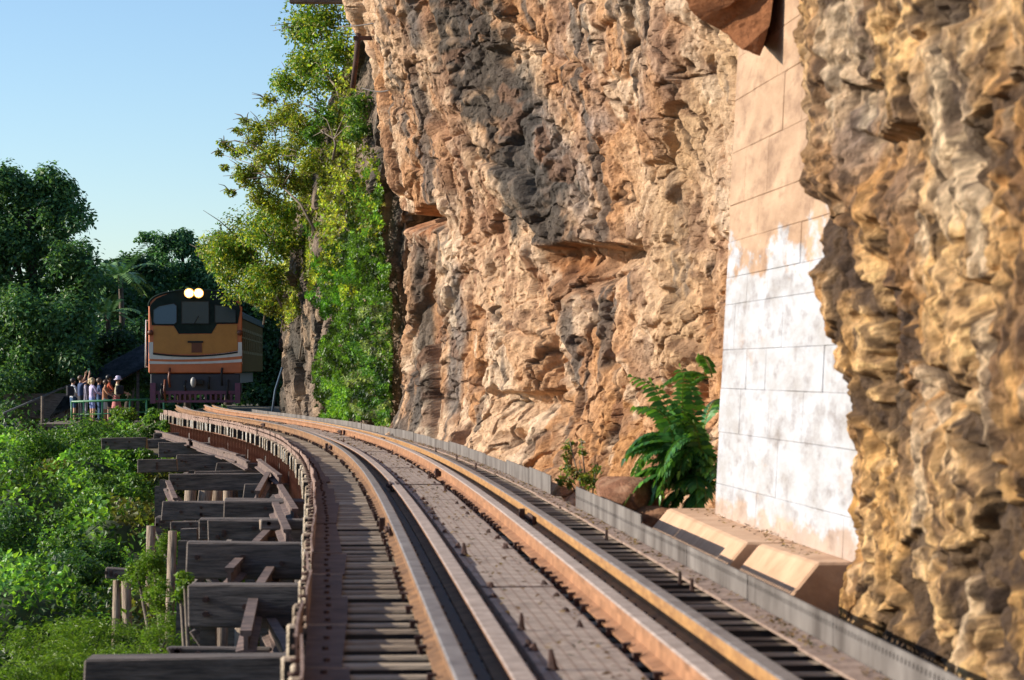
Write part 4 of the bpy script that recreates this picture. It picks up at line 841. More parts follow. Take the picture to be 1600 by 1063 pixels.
# ---------------------------------------------------------------- plants by the kerb
M_frond = leaf_mat('long_leaf', .3, .25)
def pinnate(label, root, fr, pal, seed):
    rs = random.Random(seed); root = Vector(root); t = thing('plant', label, 'plant', root)
    for (dx, dz, dy, L, droop, wl) in fr:
        d = Vector((dx, dy, dz)).normalized(); p = Vector((rs.uniform(-.08, .14), rs.uniform(-.15, .15), rs.uniform(-.05, .38) if len(fr) > 20 else 0)); pts = [p.copy()]; n_ = 17
        for j in range(n_): p = p + d * L / n_; d = (d + Vector((0, 0, -droop / n_))).normalized(); pts.append(p.copy())
        b = MB(); T = []
        for j in range(2, n_ + 1):
            dd = (pts[j] - pts[j - 1]).normalized(); sv = dd.cross(Vector((0, .35, 1))).normalized()
            for s_ in ((-1, 1) if j < n_ else (0,)):
                lf = wl * .82 * (1 - .45 * abs(j - 8) / 9) * rs.uniform(.85, 1.1); dr = (sv * s_ * .85 + dd * .55 + Vector((0, rs.uniform(-.15, .15), -.30))).normalized() if s_ else dd
                q0 = pts[j]; nrm = dd.cross(dr).normalized() if s_ else sv; wv = dr.cross(nrm).normalized() * lf * .20
                b.add([q0, q0 + dr * lf * .35 + wv + Vector((0, 0, .006)), q0 + dr * lf * .72 + wv * .8, q0 + dr * lf + Vector((0, 0, -.02)), q0 + dr * lf * .72 - wv * .8, q0 + dr * lf * .35 - wv + Vector((0, 0, .006))], [(0, 1, 2, 5), (5, 2, 3, 4)])
                T += [np.array(rs.choice(pal)) * rs.uniform(.8, 1.25)] * 6
        k0 = len(b.v); b.tube(pts, [.007] * 6 + [.004] * (len(pts) - 6), 5); T += [np.array((.12, .17, .03))] * (len(b.v) - k0)
        o = b.build('frond', M_frond, t); a = o.data.attributes.new('tint', 'FLOAT_COLOR', 'POINT'); c = np.ones((len(T), 4), np.float32); c[:, :3] = np.array(T); a.data.foreach_set('color', c.ravel())
    return t
M_stalk = mat('stalk', (.10, .16, .03), .6)
rs = random.Random(5); FR = []
for k in range(44): FR.append((rs.uniform(-1., .25), rs.uniform(.15, 1.2), rs.uniform(-1., .2), rs.uniform(.34, .62), rs.uniform(1.5, 3.0), rs.uniform(.15, .21)))
for k in range(8): FR.append((rs.uniform(-.45, .0), 1.2, rs.uniform(-.4, .1), rs.uniform(.6, .98), rs.uniform(1.3, 2.3), .17))
pinnate('dark green plant with long drooping feather leaves growing against the whitewashed wall', at(1075, 770, 21.3), FR, [(.05, .16, .04), (.08, .22, .05), (.12, .28, .04), (.05, .14, .05)], 2)
FR2 = [(rs.uniform(-.7, .3), 1.2, rs.uniform(-.3, .2), rs.uniform(.2, .35), rs.uniform(1, 2), .10) for k in range(6)]
pinnate('small green sprig of drooping leaves high on the rock left of the wall', at(1108, 590, 21.6), [(-.7, .35, -.3, .42, 1.3, .12), (-.5, .1, -.3, .34, 1.4, .12), (-.8, .6, -.2, .30, 1.4, .11), (-.2, .9, -.3, .3, 1.6, .11), (-.5, -.3, -.3, .3, 1.0, .12)], [(.06, .18, .03), (.09, .22, .03)], 8)
bsp = [(px(905, 735, 25), (.18, .2, .14)), (px(930, 755, 24.6), (.16, .2, .12)), (px(890, 705, 25.2), (.09, .1, .12)), (px(955, 770, 24.3), (.12, .15, .08)), (px(885, 755, 25.2), (.1, .1, .1)), (px(908, 700, 25), (.06, .06, .08))]
rt = Vector(px(915, 800, 25)); plant('shrub', 'thin yellowish shrub with narrow upright leaves growing behind the kerb, beside the boulder', 'shrub', bsp, 620, .085, [(.10, .17, .03), (.18, .22, .035), (.07, .13, .03), (.20, .13, .04)], rt, [([rt, rt.lerp(Vector(c), .5) + Vector((.02, 0, 0)), Vector(c) + Vector((0, 0, .1))], [.012, .009, .004]) for c, r in bsp], .32, sub=6)

# ---------------------------------------------------------------- iron bits high on the buttress
M_cable = mat('cable', (.12, .10, .09), .8)
def cable(label, pts, r=.013):
    P_ = [at(*p) for p in pts]; t = [Vector(p) for p in P_]; c0 = t[0]; b = MB(); q = []
    n_ = 24; ts = np.linspace(0, len(t) - 1, n_); k = np.arange(len(t)); xs = [spline(k, [p[i] for p in t], ts) for i in range(3)]
    b.tube([Vector((xs[0][i], xs[1][i], xs[2][i])) - c0 for i in range(n_)], r, 6); o = b.build('cable', M_cable); o.location = c0; return tag(o, label, 'cable')
cable('slack grey cable looped across the buttress below the iron post', [(566, 138, 44.2), (600, 143, 43.6), (635, 128, 42.8), (668, 110, 41.6)])
cable('thin cable strung near the very top of the buttress', [(530, 42, 45), (575, 38, 44), (625, 22, 43), (650, -5, 42)], .011)
b = MB(); b.tube([(0, 0, 0), (.06, 0, .5), (.1, 0, .96)], .05, 6); p = b.build('iron_post', M_darkrust); p.location = at(551, 138, 45); b = MB(); b.box((0, 0, 0), (.32, .08, .07)); o = b.build('bracket', M_darkrust, p); o.location = (.18, 0, .88); tag(p, 'rusty iron post with a bracket fixed to the edge of the buttress', 'post')
b = MB(); b.box((0, 0, 0), (1.05, .25, .10), jit=.01); o = b.build('timber_beam', M_timber, None, .01); o.location = at(498, 1, 46); tag(o, 'dark timber beam poking out of the cliff top against the sky', 'beam')
b = MB(); b.tube([at(425, 646, 68) - at(425, 646, 68), at(430, 610, 68.4) - at(425, 646, 68), at(441, 575, 69) - at(425, 646, 68)], .03, 7); M_blue = mat('blue_pipe', (.03, .065, .11), .7); o = b.build('pipe', M_blue); o.location = at(425, 646, 68); tag(o, 'slender blue pipe leaning against the dark rock beside the train', 'pipe')
# ---------------------------------------------------------------- locomotive
def paint(name, c, rough=.38, c2=None): return mat(name, c, rough, 0, col2=c2 or tuple(v * .75 for v in c), scale=2.5, bump=.03, bscale=6, lo=.4, hi=.75)
M_orange = paint('orange_paint', (.62, .17, .06)); M_ochre = paint('ochre_paint', (.50, .215, .042), .45, (.40, .165, .032)); M_cream = paint('white_stripe_paint', (.70, .68, .66)); M_black = paint('roof_dark_paint', (.018, .028, .026), .75, (.03, .045, .04))
M_under_b = paint('frame_blue_paint', (.030, .035, .055), .5); M_purple = paint('pilot_paint', (.16, .05, .11), .5, (.10, .035, .07)); M_redbox = paint('hatch_paint', (.16, .045, .02), .5); M_grey = paint('coupler_grey', (.34, .34, .34), .5)
M_glass = mat('window_glass', (.03, .048, .065), .1, spec=.25); M_glass_sky = mat('window_glass_sky', (.05, .12, .20), .1, spec=.3); M_rub = mat('rubber', (.012, .012, .012), .7)  # blue pane: sky reflection painted into its base colour
M_lamp = bpy.data.materials.new('headlight'); M_lamp.use_nodes = True
_b = M_lamp.node_tree.nodes['Principled BSDF']; _b.inputs['Emission Color'].default_value = (1, .78, .45, 1); _b.inputs['Emission Strength'].default_value = 40
M_halo = bpy.data.materials.new('headlight_halo'); M_halo.use_nodes = True  # glowing ring added to paint in the halo around each headlight
_b = M_halo.node_tree.nodes['Principled BSDF']; _b.inputs['Base Color'].default_value = (.5, .3, .1, 1); _b.inputs['Emission Color'].default_value = (1, .42, .10, 1); _b.inputs['Emission Strength'].default_value = 1.6
LA = R(6.2); lo = thing('locomotive', 'orange diesel locomotive with two lit headlights and white stripes coming round the bend', 'locomotive', (-9.34, 75.5, 0), LA)
def q2(xz, yz): return ((xz / 3.797 + 180 - 305.6) / 53, (632.6 - (yz / 3.797 + 400)) / 53)
BL = 15.2
def arch(hw, z0, zs, zc, n=14):
    p = [(-hw, z0), (hw, z0), (hw, zs)]
    for k in range(1, n): t = math.pi * k / n; p.append((hw * math.cos(t) ** 1 if abs(math.cos(t)) < .98 else hw * math.cos(t), zs + (zc - zs) * math.sin(t) ** .8))
    return p + [(-hw, zs)]
prof = arch(1.37, .93, 2.93, 3.40)
b = MB(); bow = lambda u: .10 * (1 - (u / 1.37) ** 2)
b.prism(prof, lambda u, v: Vector((u, 0, v)), lambda u, v: Vector((u, BL, v))); body = b.build('body', M_orange, lo, .03)
b = MB(); p2 = arch(1.385, 2.86, 2.93, 3.42); b.prism(p2, lambda u, v: Vector((u, .12, v)), lambda u, v: Vector((u, BL + .02, v))); b.build('roof', M_black, lo)
b = MB(); b.tube([(u, -.02, v) for u, v in arch(1.36, .93, 2.90, 3.385, 22)[2:]] , .032, 6); b.build('gutter', M_black, lo)
def panel(name, pts, m, y, parent=None, th=.02, bev=0):
    P_ = [q2(*p) for p in pts]; b = MB()
    b.prism(P_, lambda u, v: Vector((u, -y, v)), lambda u, v: Vector((u, -y + th, v))); return b.build(name, m, parent or lo, bev)
cabf = panel('cab_front', [(222, 412), (210, 320), (216, 290), (250, 254), (330, 219), (400, 202), (470, 197), (545, 202), (620, 219), (700, 254), (735, 290), (742, 320), (728, 402), (605, 404), (572, 460), (380, 462), (350, 414)], M_black, .03)
for pts in ([(232, 322), (264, 300), (350, 284), (366, 298), (366, 393), (352, 404), (242, 404), (231, 392)], [(398, 272), (555, 272), (555, 400), (398, 400)], [(594, 292), (688, 306), (714, 326), (714, 394), (594, 394)]):
    f_ = panel('windscreen', pts, M_glass_sky if pts[0][0] < 300 else M_glass, .045, None, .01); cx = sum(p[0] for p in pts) / len(pts); cy = sum(p[1] for p in pts) / len(pts)
    b = MB(); P_ = [q2(*p) for p in pts]; c_ = q2(cx, cy); n_ = len(P_); vo = [(c_[0] + (u - c_[0]) * 1.06, c_[1] + (v - c_[1]) * 1.07) for u, v in P_]
    for i in range(n_):
        j = (i + 1) % n_; a0, a1, o0, o1 = P_[i], P_[j], vo[i], vo[j]
        b.add([(a0[0], -.06, a0[1]), (a1[0], -.06, a1[1]), (o1[0], -.06, o1[1]), (o0[0], -.06, o0[1]), (a0[0], -.03, a0[1]), (a1[0], -.03, a1[1]), (o1[0], -.03, o1[1]), (o0[0], -.03, o0[1])], [(0, 1, 2, 3), (0, 4, 5, 1), (3, 2, 6, 7)])
    b.build('frame', M_rub, f_)
b = MB(); b.tube([(-.05, -.075, 2.35), (.10, -.075, 2.62)], .012, 5); b.build('wiper', M_rub, lo)
def sag(x, a, m_, c_): t = (x - 205) / 545; return a * (1 - t) + c_ * t + (m_ - (a + c_) / 2) * 4 * t * (1 - t)
def band(name, top, bot, m, y, x0=205, x1=752, th=.02):
    xs = np.linspace(x0, x1, 13); pts = [(x, sag(x, *top)) for x in xs] + [(x, sag(x, *bot)) for x in xs[::-1]]; return panel(name, pts, m, y, None, th)
band('panel_edge', (572, 590, 562), (583, 600, 572), M_rub, .034, 228, 728)
panel('nose_panel', [(231, 416), (350, 418), (380, 466), (572, 464), (606, 408), (724, 406), (726, 560), (640, 575), (480, 583), (320, 581), (232, 572)], M_ochre, .026)
band('white_stripe', (574, 590, 560), (611, 613, 594), M_cream, .020); band('white_stripe', (624, 628, 612), (641, 641, 630), M_cream, .020)
for x0, x1, y1 in ((203, 229, 576), (729, 752, 566)): panel('white_stripe', [(x0, 512), (x1, 512), (x1, y1), (x0, y1)], M_cream, .018)
for sx in (-1, 1):
    for z0, z1 in ((1.36, 1.62), (1.20, 1.27)): b = MB(); b.box((sx * 1.374, BL / 2, (z0 + z1) / 2), (.008, BL - .2, z1 - z0)); b.build('white_stripe', M_cream, lo)
h_ = panel('hatch', [(455, 512), (516, 512), (516, 574), (455, 574)], M_redbox, .05, None, .03); panel('lid', [(432, 505), (524, 505), (524, 516), (432, 516)], M_rub, .07, h_, .05)
bx = q2(468, 222); b = MB(); b.box((bx[0], -.05, bx[1]), (.52, .16, .30)); hb = b.build('lamp_box', M_black, lo, .03)
for xz in (441, 497):
    c_ = q2(xz, 222); b = MB(); b.tube([(c_[0], -.155, c_[1]), (c_[0], -.13, c_[1])], .10, 16); b.build('headlight', M_lamp, lo)
    b = MB(); b.tube([(c_[0], -.15, c_[1]), (c_[0], -.10, c_[1])], .145, 16); b.build('halo_ring', M_halo, lo)
for xz in (214, 740):
    c_ = q2(xz, 456); b = MB(); b.tube([(c_[0], -.09, c_[1]), (c_[0], .0, c_[1])], .085, 12); b.build('marker_lamp', M_redbox, lo)
# frame, pilot, couplings
b = MB(); b.box((0, .35, .60), (2.62, .6, .62)); b.build('underframe', M_under_b, lo, .02)
b = MB(); b.box((0, BL / 2, .72), (2.3, BL - 1, .45)); b.build('chassis', M_rub, lo)
for yb in (3.0, 12.0):
    for sx in (-.5, .5):
        for k in (-1.6, 0, 1.6): b = MB(); b.tube([(sx - .06, yb + k, .43), (sx + .06, yb + k, .43)], .43, 16); b.build('wheel', M_darkrust, lo)
b = MB(); b.box((0, .0, .36), (2.58, .05, .10)); b.box((0, .0, .10), (2.50, .05, .07)); cw = b.build('cowcatcher', M_purple, lo)
sb = MB(); sb.box((0, 0, 0), (.062, .04, .20)); sm_ = sb.mesh('slat', M_purple)
for k in range(17):
    o = link('slat', sm_, cw); o.location = (-1.2 + k * .15, -.005, .225)
for sx in (-1, 1): b = MB(); b.box((sx * 1.24, .15, .34), (.16, .5, .60)); b.build('step', M_purple, lo)
b = MB(); b.ball((0, 0, 0), .115, sq=(.75, .8, 1.35)); b.tube([(0, 0, 0), (0, .4, 0)], .08, 8); o = b.build('coupler', M_grey, lo); o.location = (*[q2(466, 750)[0], -.28], q2(466, 750)[1])
b = MB(); b.box((0, 0, 0), (.30, .3, .16)); o = b.build('drawgear', M_rub, lo, .03); o.location = (.10, -.10, q2(0, 750)[1])
for xz, ya, yb in ((328, 665, 780), (300, 735, 860), (282, 760, 850), (636, 665, 770), (672, 735, 850), (560, 720, 790), (420, 740, 800)):
    a_ = q2(xz, ya); c_ = q2(xz + random.uniform(-8, 12), yb); b = MB(); b.tube([(a_[0], -.06, a_[1]), (a_[0] - .03, -.17, (a_[1] + c_[1]) / 2), (c_[0], -.12, c_[1])], .035, 6); b.build('hose', M_rub if xz not in (300, 328) else M_redbox, lo)
b = MB(); b.tube([(-1.44, .12, 2.5), (-1.46, .12, 1.1)], .022, 6); b.tube([(-1.44, .12, 2.48), (-1.37, .12, 2.48)], .018, 5); b.tube([(-1.46, .12, 1.12), (-1.37, .12, 1.12)], .018, 5); b.build('handrail', M_cream, lo)
for k in range(4): b = MB(); b.box((1.372, 2.5 + 3 * k, 2.45), (.012, 1.0, .5)); b.build('side_window', M_glass, lo)

# carriage
M_coach = paint('coach_ochre', (.085, .055, .016), .95); M_coach2 = paint('coach_cream', (.15, .12, .06), .95); [setattr(m_.node_tree.nodes['Principled BSDF'].inputs['Specular IOR Level'], 'default_value', .03) for m_ in (M_coach, M_coach2, M_black)]; M_int = mat('coach_interior', (.02, .02, .016), .9)
cd = Vector((-math.sin(LA), math.cos(LA), 0)); co = Vector((-9.34, 75.5, 0)) + cd * 16.0
ca = thing('passenger_carriage', 'ochre passenger carriage with cream window frames coupled behind the locomotive', 'carriage', co, R(3.4))
b = MB(); L_ = 20
for sx in (-1, 1):
    b.box((sx * 1.37, L_ / 2, 1.30), (.06, L_, .66)); b.box((sx * 1.37, L_ / 2, 2.70), (.06, L_, .36))
    for k in range(13): b.box((sx * 1.37, .2 + k * (L_ - .4) / 12, 2.08), (.06, .38, .90))
b.box((0, .03, 1.9), (2.7, .06, 1.9)); b.box((0, L_ - .03, 1.9), (2.7, .06, 1.9)); b.box((0, L_ / 2, 1.02), (2.68, L_, .08)); b.build('body', M_coach, ca)
b = MB(); b.prism(arch(1.45, 2.86, 2.9, 3.42), lambda u, v: Vector((u, -.1, v)), lambda u, v: Vector((u, L_ + .1, v))); b.build('roof', M_black, ca)
for sx in (-1, 1):
    for k in range(12):
        y0 = .2 + (k + .5) * (L_ - .4) / 12; b = MB()
        for (cy, cz, wy, wz) in ((-.57, 2.08, .10, .90), (.57, 2.08, .10, .90), (0, 2.49, 1.24, .10), (0, 1.68, 1.24, .10), (0, 2.08, .07, .80), (0, 2.2, 1.2, .05)): b.box((sx * 1.405, y0 + cy, cz), (.03, wy, wz))
        o = b.build('window', M_coach2, ca); o.location.x = -sx * .018
b = MB(); b.box((0, L_ / 2, .72), (2.0, L_ - 1, .4)); b.build('chassis', M_rub, ca)
for yb in (2.5, L_ - 2.5):
    for sx in (-.5, .5):
        for k in (-.9, .9): b = MB(); b.tube([(sx - .06, yb + k, .4), (sx + .06, yb + k, .4)], .4, 14); b.build('wheel', M_darkrust, ca)

# ---------------------------------------------------------------- viewing platform, railing, shack
PZ = -.94; M_green = mat('green_paint', (.025, .20, .075), .45, col2=(.02, .13, .055), scale=6); M_deck = mat('deck_boards', (.10, .075, .055), .9, col2=(.18, .14, .10), scale=4)
pf = thing('viewing_platform', 'small wooden platform beside the line where the onlookers stand', 'platform', (-14.9, 96.6, PZ))
b = MB(); b.box((0, 0, -.07), (4.9, 6.4, .08)); b.build('deck', M_deck, pf)
for sx in (-2.2, 0, 2.2):
    for sy in (-2.9, 2.9): b = MB(); b.box((sx, sy, -.85), (.16, .16, 1.45)); b.build('post', M_timber, pf)
for k in range(16): b = MB(); b.box((-2.45 + .153 + k * .306, 0, -.016), (.298, 6.4, .028)); b.build('plank', M_deck, pf)
rl = thing('railing', 'green painted pipe railing along the edge of the viewing platform', 'railing', (-14.9, 93.6, PZ))
def rt_(p): return tuple(Vector(p) - rl.location)
def rx(x): return (x - 800) * 93.6 / F
zt_ = float(at(0, 628, 93.6).z)
RAILS = [((rx(112), 93.6, zt_), (rx(262), 93.6, zt_ + .10), .042), ((rx(122), 93.6, zt_ - .47), (rx(262), 93.6, zt_ - .35), .025), ((rx(112), 93.6, zt_), (rx(112), 99.6, zt_), .032), ((rx(112), 93.6, zt_ - .47), (rx(112), 99.6, zt_ - .47), .025)]
for a_, c_, r_ in RAILS: b = MB(); b.tube([rt_(a_), rt_(c_)], r_, 7); b.build('rail', M_green, rl)
for x in (112, 131, 160, 203, 229, 256): b = MB(); b.tube([rt_((rx(x), 93.6, PZ)), rt_((rx(x), 93.6, zt_ + .02 + (x - 112) * .0006))], .04, 7); b.build('post', M_green, rl)
M_tin = mat('dark_tin', (.20, .21, .22), .30, .85, col2=(.05, .05, .05), scale=3)
A_, B_, D_ = at(118, 596, 104.5), at(262, 518, 108), at(76, 655, 101.5); sh = thing('shack', 'low shack with a dark corrugated tin roof sloping down behind the onlookers', 'shack', (A_ + B_) / 2 + Vector((0, 0, -3.2))); 
ax = (B_ - A_); dn = (D_ - A_); nrm = ax.cross(dn).normalized(); nrm = -nrm if nrm.z < 0 else nrm; NSH = 8
for k in range(NSH):
    n_ = 36; rows_ = [0, 1]; vs = []; fs = []
    for i in range(n_ + 1):
        t = (k + i / n_ * 1.03) / NSH; hgt = .035 * math.sin(i / n_ * 2 * math.pi * 6) + .008 * (k % 2)
        for v in rows_: vs.append(A_ + ax * t + dn * (v * (1 + .03 * ((k * 7) % 3))) + nrm * hgt - sh.location)
    vs += [p - nrm * .006 for p in vs]; m_ = 2 * (n_ + 1)
    for i in range(n_): fs += [(2 * i, 2 * i + 1, 2 * i + 3, 2 * i + 2), (m_ + 2 * i, m_ + 2 * i + 2, m_ + 2 * i + 3, m_ + 2 * i + 1)]
    b = MB(); b.add(vs, fs); b.build('roof_sheet', M_tin, sh)
C_ = B_ + dn
for p_, q_ in ((A_, D_), (B_, C_)): b = MB(); o_ = -nrm * .08 - sh.location; b.tube([p_ + o_, q_ + o_], .05, 4, smooth=False); b.build('rafter', M_timber, sh)
for t in (.05, .5, .95): b = MB(); o_ = -nrm * .06 - sh.location; b.tube([A_ + dn * t + o_, B_ + dn * t + o_], .04, 4, smooth=False); b.build('purlin', M_timber, sh)
for p_ in (A_ + ax * .1 + dn * .2, A_ + ax * .95 + dn * .2, A_ + ax * .15 + dn * .9, A_ + ax * .9 + dn * .9): b = MB(); b.tube([p_ - nrm * .1 - sh.location, Vector((p_.x, p_.y, -2.4)) - sh.location], .07, 6); b.build('post', M_timber, sh)
p_, q_ = at(5, 646, 101), at(120, 597, 104.3); b = MB(); b.tube([p_ - sh.location, q_ - sh.location], .045, 4, smooth=False); b.build('fascia', mat('tin_edge', (.22, .23, .24), .5, .5), sh)
b = MB(); b.box((p_ + q_) / 2 + Vector((0, .6, -.35)) - sh.location, (3.2, .08, 1.0)); b.build('wall', M_timber, sh)
b = MB(); q_ = at(66, 619, 99); b.tube([(0, 0, 0), (0, 0, 1.75)], .06, 6); o = b.build('fence_post', M_bark); o.location = (q_.x, 99, q_.z - 1.75); tag(o, 'weathered post standing alone in front of the shack roof edge', 'post')

# ---------------------------------------------------------------- people on the platform
def pm(name, c): return mat('cloth_' + name, c, .85, col2=tuple(v * .8 for v in c), scale=20)
M_skin = mat('skin', (.52, .29, .19), .6); M_skin2 = mat('skin_tan', (.38, .20, .125), .6)
M_hair = {'dark': mat('hair_dark', (.012, .010, .009), .5), 'blond': mat('hair_blond', (.42, .31, .16), .6, col2=(.55, .44, .26), scale=20), 'brown': mat('hair_brown', (.08, .04, .02), .5)}
def person(label, x, Y, H, face, top, bottom, hair, sleeves=.5, shorts=True, skirt=False, arms=((.10, 0), (.10, 0)), skin=None, hat=None, extra=None, longhair=False, lean=0.):
    """face: turn of the body (0 looks away from the camera, along +Y); arms: (forward swing, bend) for each arm"""
    t = thing('person', label, 'person', ((x - 800) * Y / F, Y, PZ), face); k = H / 1.7
    V = []; E = []; Rr = []
    def v(p, r, par=None):
        V.append(Vector(p) * k); Rr.append(r * k); i = len(V) - 1
        if par is not None: E.append((par, i))
        return i
    pel = v((0, 0, .94), .125); wai = v((0, .01 + lean * .3, 1.10), .112, pel); che = v((0, .0 + lean * .8, 1.30), .135, wai); nb = v((0, -.005 + lean, 1.44), .07, che); nk = v((0, .005 + lean * 1.1, 1.52), .05, nb); hd = v((0, .02 + lean * 1.2, 1.60), .085, nk); cr = v((0, .015 + lean * 1.2, 1.665), .075, hd)
    ends = []
    for s_, (sw, bd) in ((-1, arms[0]), (1, arms[1])):
        hp = v((s_ * .09, 0, .88), .095, pel); kn = v((s_ * .10, .02, .50), .06, hp); an = v((s_ * .10, -.02, .09), .038, kn); ft = v((s_ * .11, .10, .035), .036, an); v((s_ * .115, .17, .03), .024, ft)
        shp = v((s_ * .175, lean * .9, 1.40), .058, che); el = Vector((s_ * .23, lean * .9 + .27 * math.sin(sw), 1.40 - .27 * math.cos(sw))); e_ = v(el, .042, shp)
        a2 = sw + bd; wr = el + Vector((-s_ * .06 * min(1, bd), .24 * math.sin(a2), -.24 * math.cos(a2))); w_ = v(wr, .03, e_); dv = (wr - el).normalized(); pa = v(wr + dv * .06, .026, w_); sdv = dv.cross(Vector((s_, 0, 0))).normalized()
        for j, (o_, l_) in enumerate(((-.024, .07), (-.008, .085), (.008, .08), (.024, .065))): v(wr + dv * (.06 + l_) + sdv * o_ + Vector((-s_ * .02, 0, 0)), .0075, pa)
        v(wr + dv * .06 + sdv * .055, .009, w_); ends.append(wr + dv * .08)
    me = bpy.data.meshes.new('p'); me.from_pydata([p[:] for p in V], E, []); o = bpy.data.objects.new('p', me); COL.objects.link(o)
    md = o.modifiers.new('s', 'SKIN'); 
    for i, sv in enumerate(me.skin_vertices[0].data): sv.radius = (Rr[i], Rr[i]); sv.use_root = (i == 0)
    o.modifiers.new('ss', 'SUBSURF').levels = 1; o.modifiers['ss'].render_levels = 1
    dg = bpy.context.evaluated_depsgraph_get(); m2 = bpy.data.meshes.new_from_object(o.evaluated_get(dg)); bpy.data.objects.remove(o); m2.name = 'body'; m2.materials.clear()
    for m_ in (skin or M_skin, top, bottom, M_rub): m2.materials.append(m_)
    for p in m2.polygons:
        c_ = p.center / k; arm = abs(c_.x) > .185 or (abs(c_.x) > .15 and c_.z < 1.3 and c_.z > .95 and abs(c_.y) > .17)
        if c_.z > 1.475: mi = 0
        elif arm and c_.z > .66 and not (c_.z < .98 and abs(c_.x) < .19): dist = (Vector((abs(c_.x), c_.y, c_.z)) - Vector((.175, lean * .9, 1.40))).length; mi = 1 if dist < .27 * sleeves * 2 else 0
        elif c_.z > .96: mi = 1
        elif c_.z > (.56 if shorts else .10): mi = 2
        elif c_.z < .075: mi = 3
        else: mi = 0
        p.material_index = mi; p.use_smooth = True
    link('body', m2, t)
    hc = Vector((0, .015 + lean * 1.2, 1.625)) * k; b = MB(); b.ball(hc + Vector((0, -.022, .022)) * k, .108 * k, sq=(1, 1.05, 1.02))
    if longhair:
        for j in range(9): b.ball(hc + Vector((random.uniform(-.1, .1), -.05 + random.uniform(-.04, .03), random.uniform(-.2, .05))) * k, .07 * k)
    b.build('hair', M_hair[hair], t)
    b = MB(); b.ball(hc + Vector((0, .095, -.03)) * k, .018 * k, 0, 6, 5); [b.ball(hc + Vector((s_ * .035, .085, .005)) * k, .011 * k, 1, 6, 5) for s_ in (-1, 1)]; [b.ball(hc + Vector((s_ * .09, .01, -.02)) * k, .024 * k, 0, 6, 5, (.5, 1, 1.2)) for s_ in (-1, 1)]; b.box(hc + Vector((0, .088, -.065)) * k, (.045 * k, .01, .01), 2); b.build('face', [skin or M_skin, M_rub, M_redbox], t)
    if skirt:
        b = MB(); n_ = 14; r0, r1 = .135 * k, .23 * k
        vs = [(r0 * math.cos(a), r0 * .85 * math.sin(a), 1.02 * k) for a in np.linspace(0, 2 * math.pi, n_, endpoint=False)] + [(r1 * (1 + .06 * (i % 2)) * math.cos(a), r1 * .85 * math.sin(a), .55 * k) for i, a in enumerate(np.linspace(0, 2 * math.pi, n_, endpoint=False))]
        b.add(vs, [(i, (i + 1) % n_, n_ + (i + 1) % n_, n_ + i) for i in range(n_)], 0, True); b.build('skirt', bottom, t)
    if hat:
        b = MB(); n_ = 16; prof_ = [(.0, .125), (.07, .12), (.10, .09), (.112, .02), (.17, -.03), (.165, -.036), (.105, .01)]
        vs = [hc + Vector((r * math.cos(a), r * math.sin(a), z + .03)) * k for r, z in prof_ for a in np.linspace(0, 2 * math.pi, n_, endpoint=False)]
        b.add(vs, [(j * n_ + i, j * n_ + (i + 1) % n_, (j + 1) * n_ + (i + 1) % n_, (j + 1) * n_ + i) for j in range(len(prof_) - 1) for i in range(n_)], 0, True); b.build('hat', hat, t)
    return t, k, ends
def bag(label, p, size, m, strap=True):
    b = MB(); b.box((0, 0, 0), size); o = b.build('backpack', m, None, min(size) * .25); o.location = p; o.rotation_euler = (0, 0, R(20)); tag(o, label, 'backpack')
    if strap:
        for s_ in (-1, 1): b = MB(); b.tube([(s_ * size[0] * .3, size[1] * .5, size[2] * .45), (s_ * size[0] * .36, size[1] * .5 + .16, size[2] * .5), (s_ * size[0] * .36, size[1] * .5 + .2, .05), (s_ * size[0] * .3, size[1] * .5, -size[2] * .4)], .014, 5); b.build('strap', M_rub, o)
    return o
W_ = lambda *c: c
cW = pm('white', (.60, .62, .66)); cNavy = pm('navy', (.02, .045, .13)); cLav = pm('lavender', (.50, .44, .66)); cBlue = pm('blue', (.22, .28, .55)); cJean = pm('jeans', (.03, .08, .17)); cOr = pm('orange', (.62, .12, .05)); cTan = pm('tan', (.42, .19, .10)); cCream = pm('cream', (.62, .55, .36)); cPink = pm('pink', (.50, .17, .17)); cDk = pm('dark', (.02, .022, .03)); cGrey = pm('grey', (.30, .28, .36)); cHat = pm('hat', (.62, .56, .74)); cBrown = pm('brown', (.16, .06, .035))
person('dark haired person in a white shirt at the corner of the platform', 114, 97.6, 1.62, R(-50), cW, cJean, 'dark', arms=((.3, .5), (.2, .3)))
pp, k_, en = person('person in a blue jacket raising both arms to hold up a phone', 126, 97.0, 1.72, R(-60), cNavy, cDk, 'brown', 1.0, False, arms=((2.2, .7), (2.2, .7)))
b = MB(); b.box((0, 0, 0), (.08, .02, .16)); o = b.build('phone', mat('phone_case', (.06, .22, .12), .4), None, .008); Mx = Matrix.Rotation(R(-60), 4, 'Z'); o.location = pp.location + (Mx @ ((en[0] + en[1]) / 2 * k_)) + Vector((.03, 0, .06)); tag(o, 'green phone held up in the air by the person in the blue jacket', 'phone')
person('person in a long grey top standing between the blue jacket and the blonde woman', 134, 98.4, 1.60, R(-80), cGrey, cGrey, 'dark', 1.0, False)
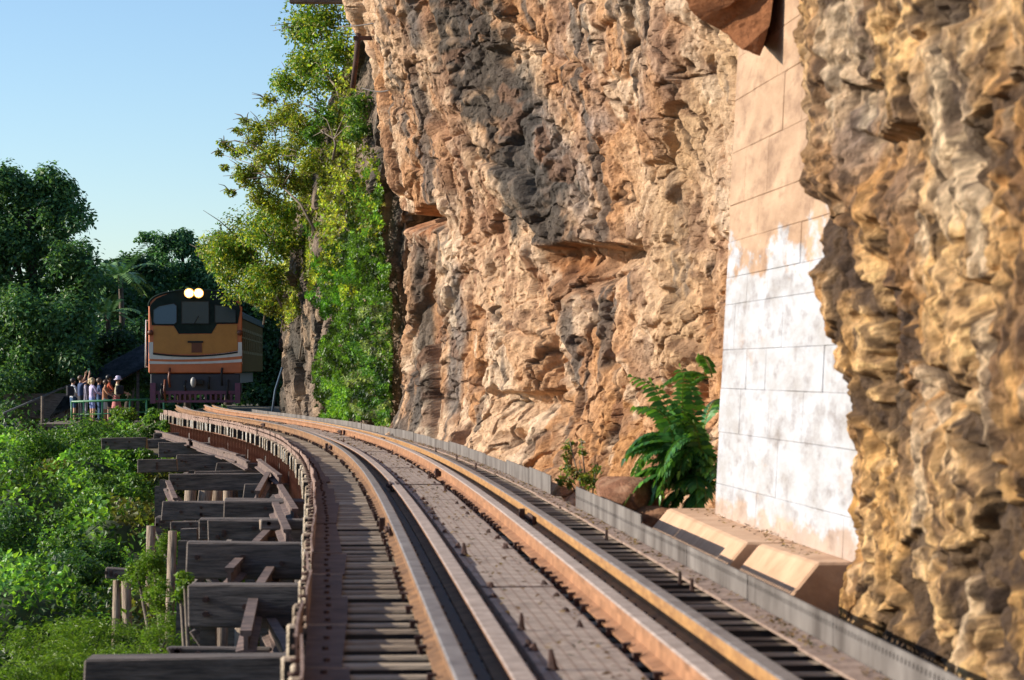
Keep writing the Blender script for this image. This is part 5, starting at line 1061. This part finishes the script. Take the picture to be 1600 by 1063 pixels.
person('blonde curly haired woman in a lavender top and blue shorts', 144, 95.6, 1.64, R(-55), cLav, cBlue, 'blond', .9, True, longhair=True, arms=((.5, 1.0), (.4, .9)))
person('person in a dark blue T-shirt and jeans seen beside the blonde woman', 155, 96.2, 1.63, R(-70), cNavy, cJean, 'brown', .5, False, skin=M_skin2, arms=((.6, 1.2), (.3, .5)))
person('person in a tan top and white shorts leaning on the railing', 163, 95.4, 1.56, R(-100), cTan, cW, 'brown', .5, True, skin=M_skin2, arms=((.7, .5), (.7, .4)), lean=.05)
person('black haired man in an orange T-shirt behind the railing', 170, 97.2, 1.74, R(-75), cOr, cDk, 'dark', .5, True, skin=M_skin2, arms=((.5, .6), (.6, 1.0)))
person('woman in a pale bucket hat, cream top and pink skirt on the platform', 182, 96.0, 1.68, R(-80), cCream, cPink, 'brown', .5, True, skirt=True, hat=cHat, arms=((.5, .8), (.6, .6)), lean=.04)
bag('black bag on the back of the woman in the bucket hat', Vector(((187 - 800) * 95.7 / F, 95.72, PZ + 1.22)), (.30, .15, .34), cDk)
bag('dark blue backpack worn over a white shirt at the platform corner', Vector(((110 - 800) * 97.3 / F, 97.25, PZ + 1.17)), (.28, .15, .38), cDk)

# ---------------------------------------------------------------- litter along the line
n = 1500; Yl = RNG.uniform(6, 45, n); dl = np.where(RNG.uniform(0, 1, n) < .6, RNG.uniform(.96, 1.07, n), RNG.uniform(-.19, .16, n)); zl = np.where(dl > .5, SZ + .022, -.088)
C_ = np.array([track(a, b_, c_)[:] for a, b_, c_ in zip(Yl, dl, zl)]); k_ = 130; t_ = RNG.uniform(0, 1, k_); C2 = np.stack([1.62 + .1 - .32 * t_ + RNG.uniform(-.02, .16, k_), 15 + 5.2 * t_, np.full(k_, -.075)], -1)
tag(leaves('leaf_litter', np.concatenate([C_, C2]), .035, mixt([(.20, .12, .06), (.12, .07, .04), (.28, .19, .09), (.10, .09, .07)], n + k_), None, 1.6, .5), 'dry leaves and grit scattered along the edge board and walkway', kind='stuff')
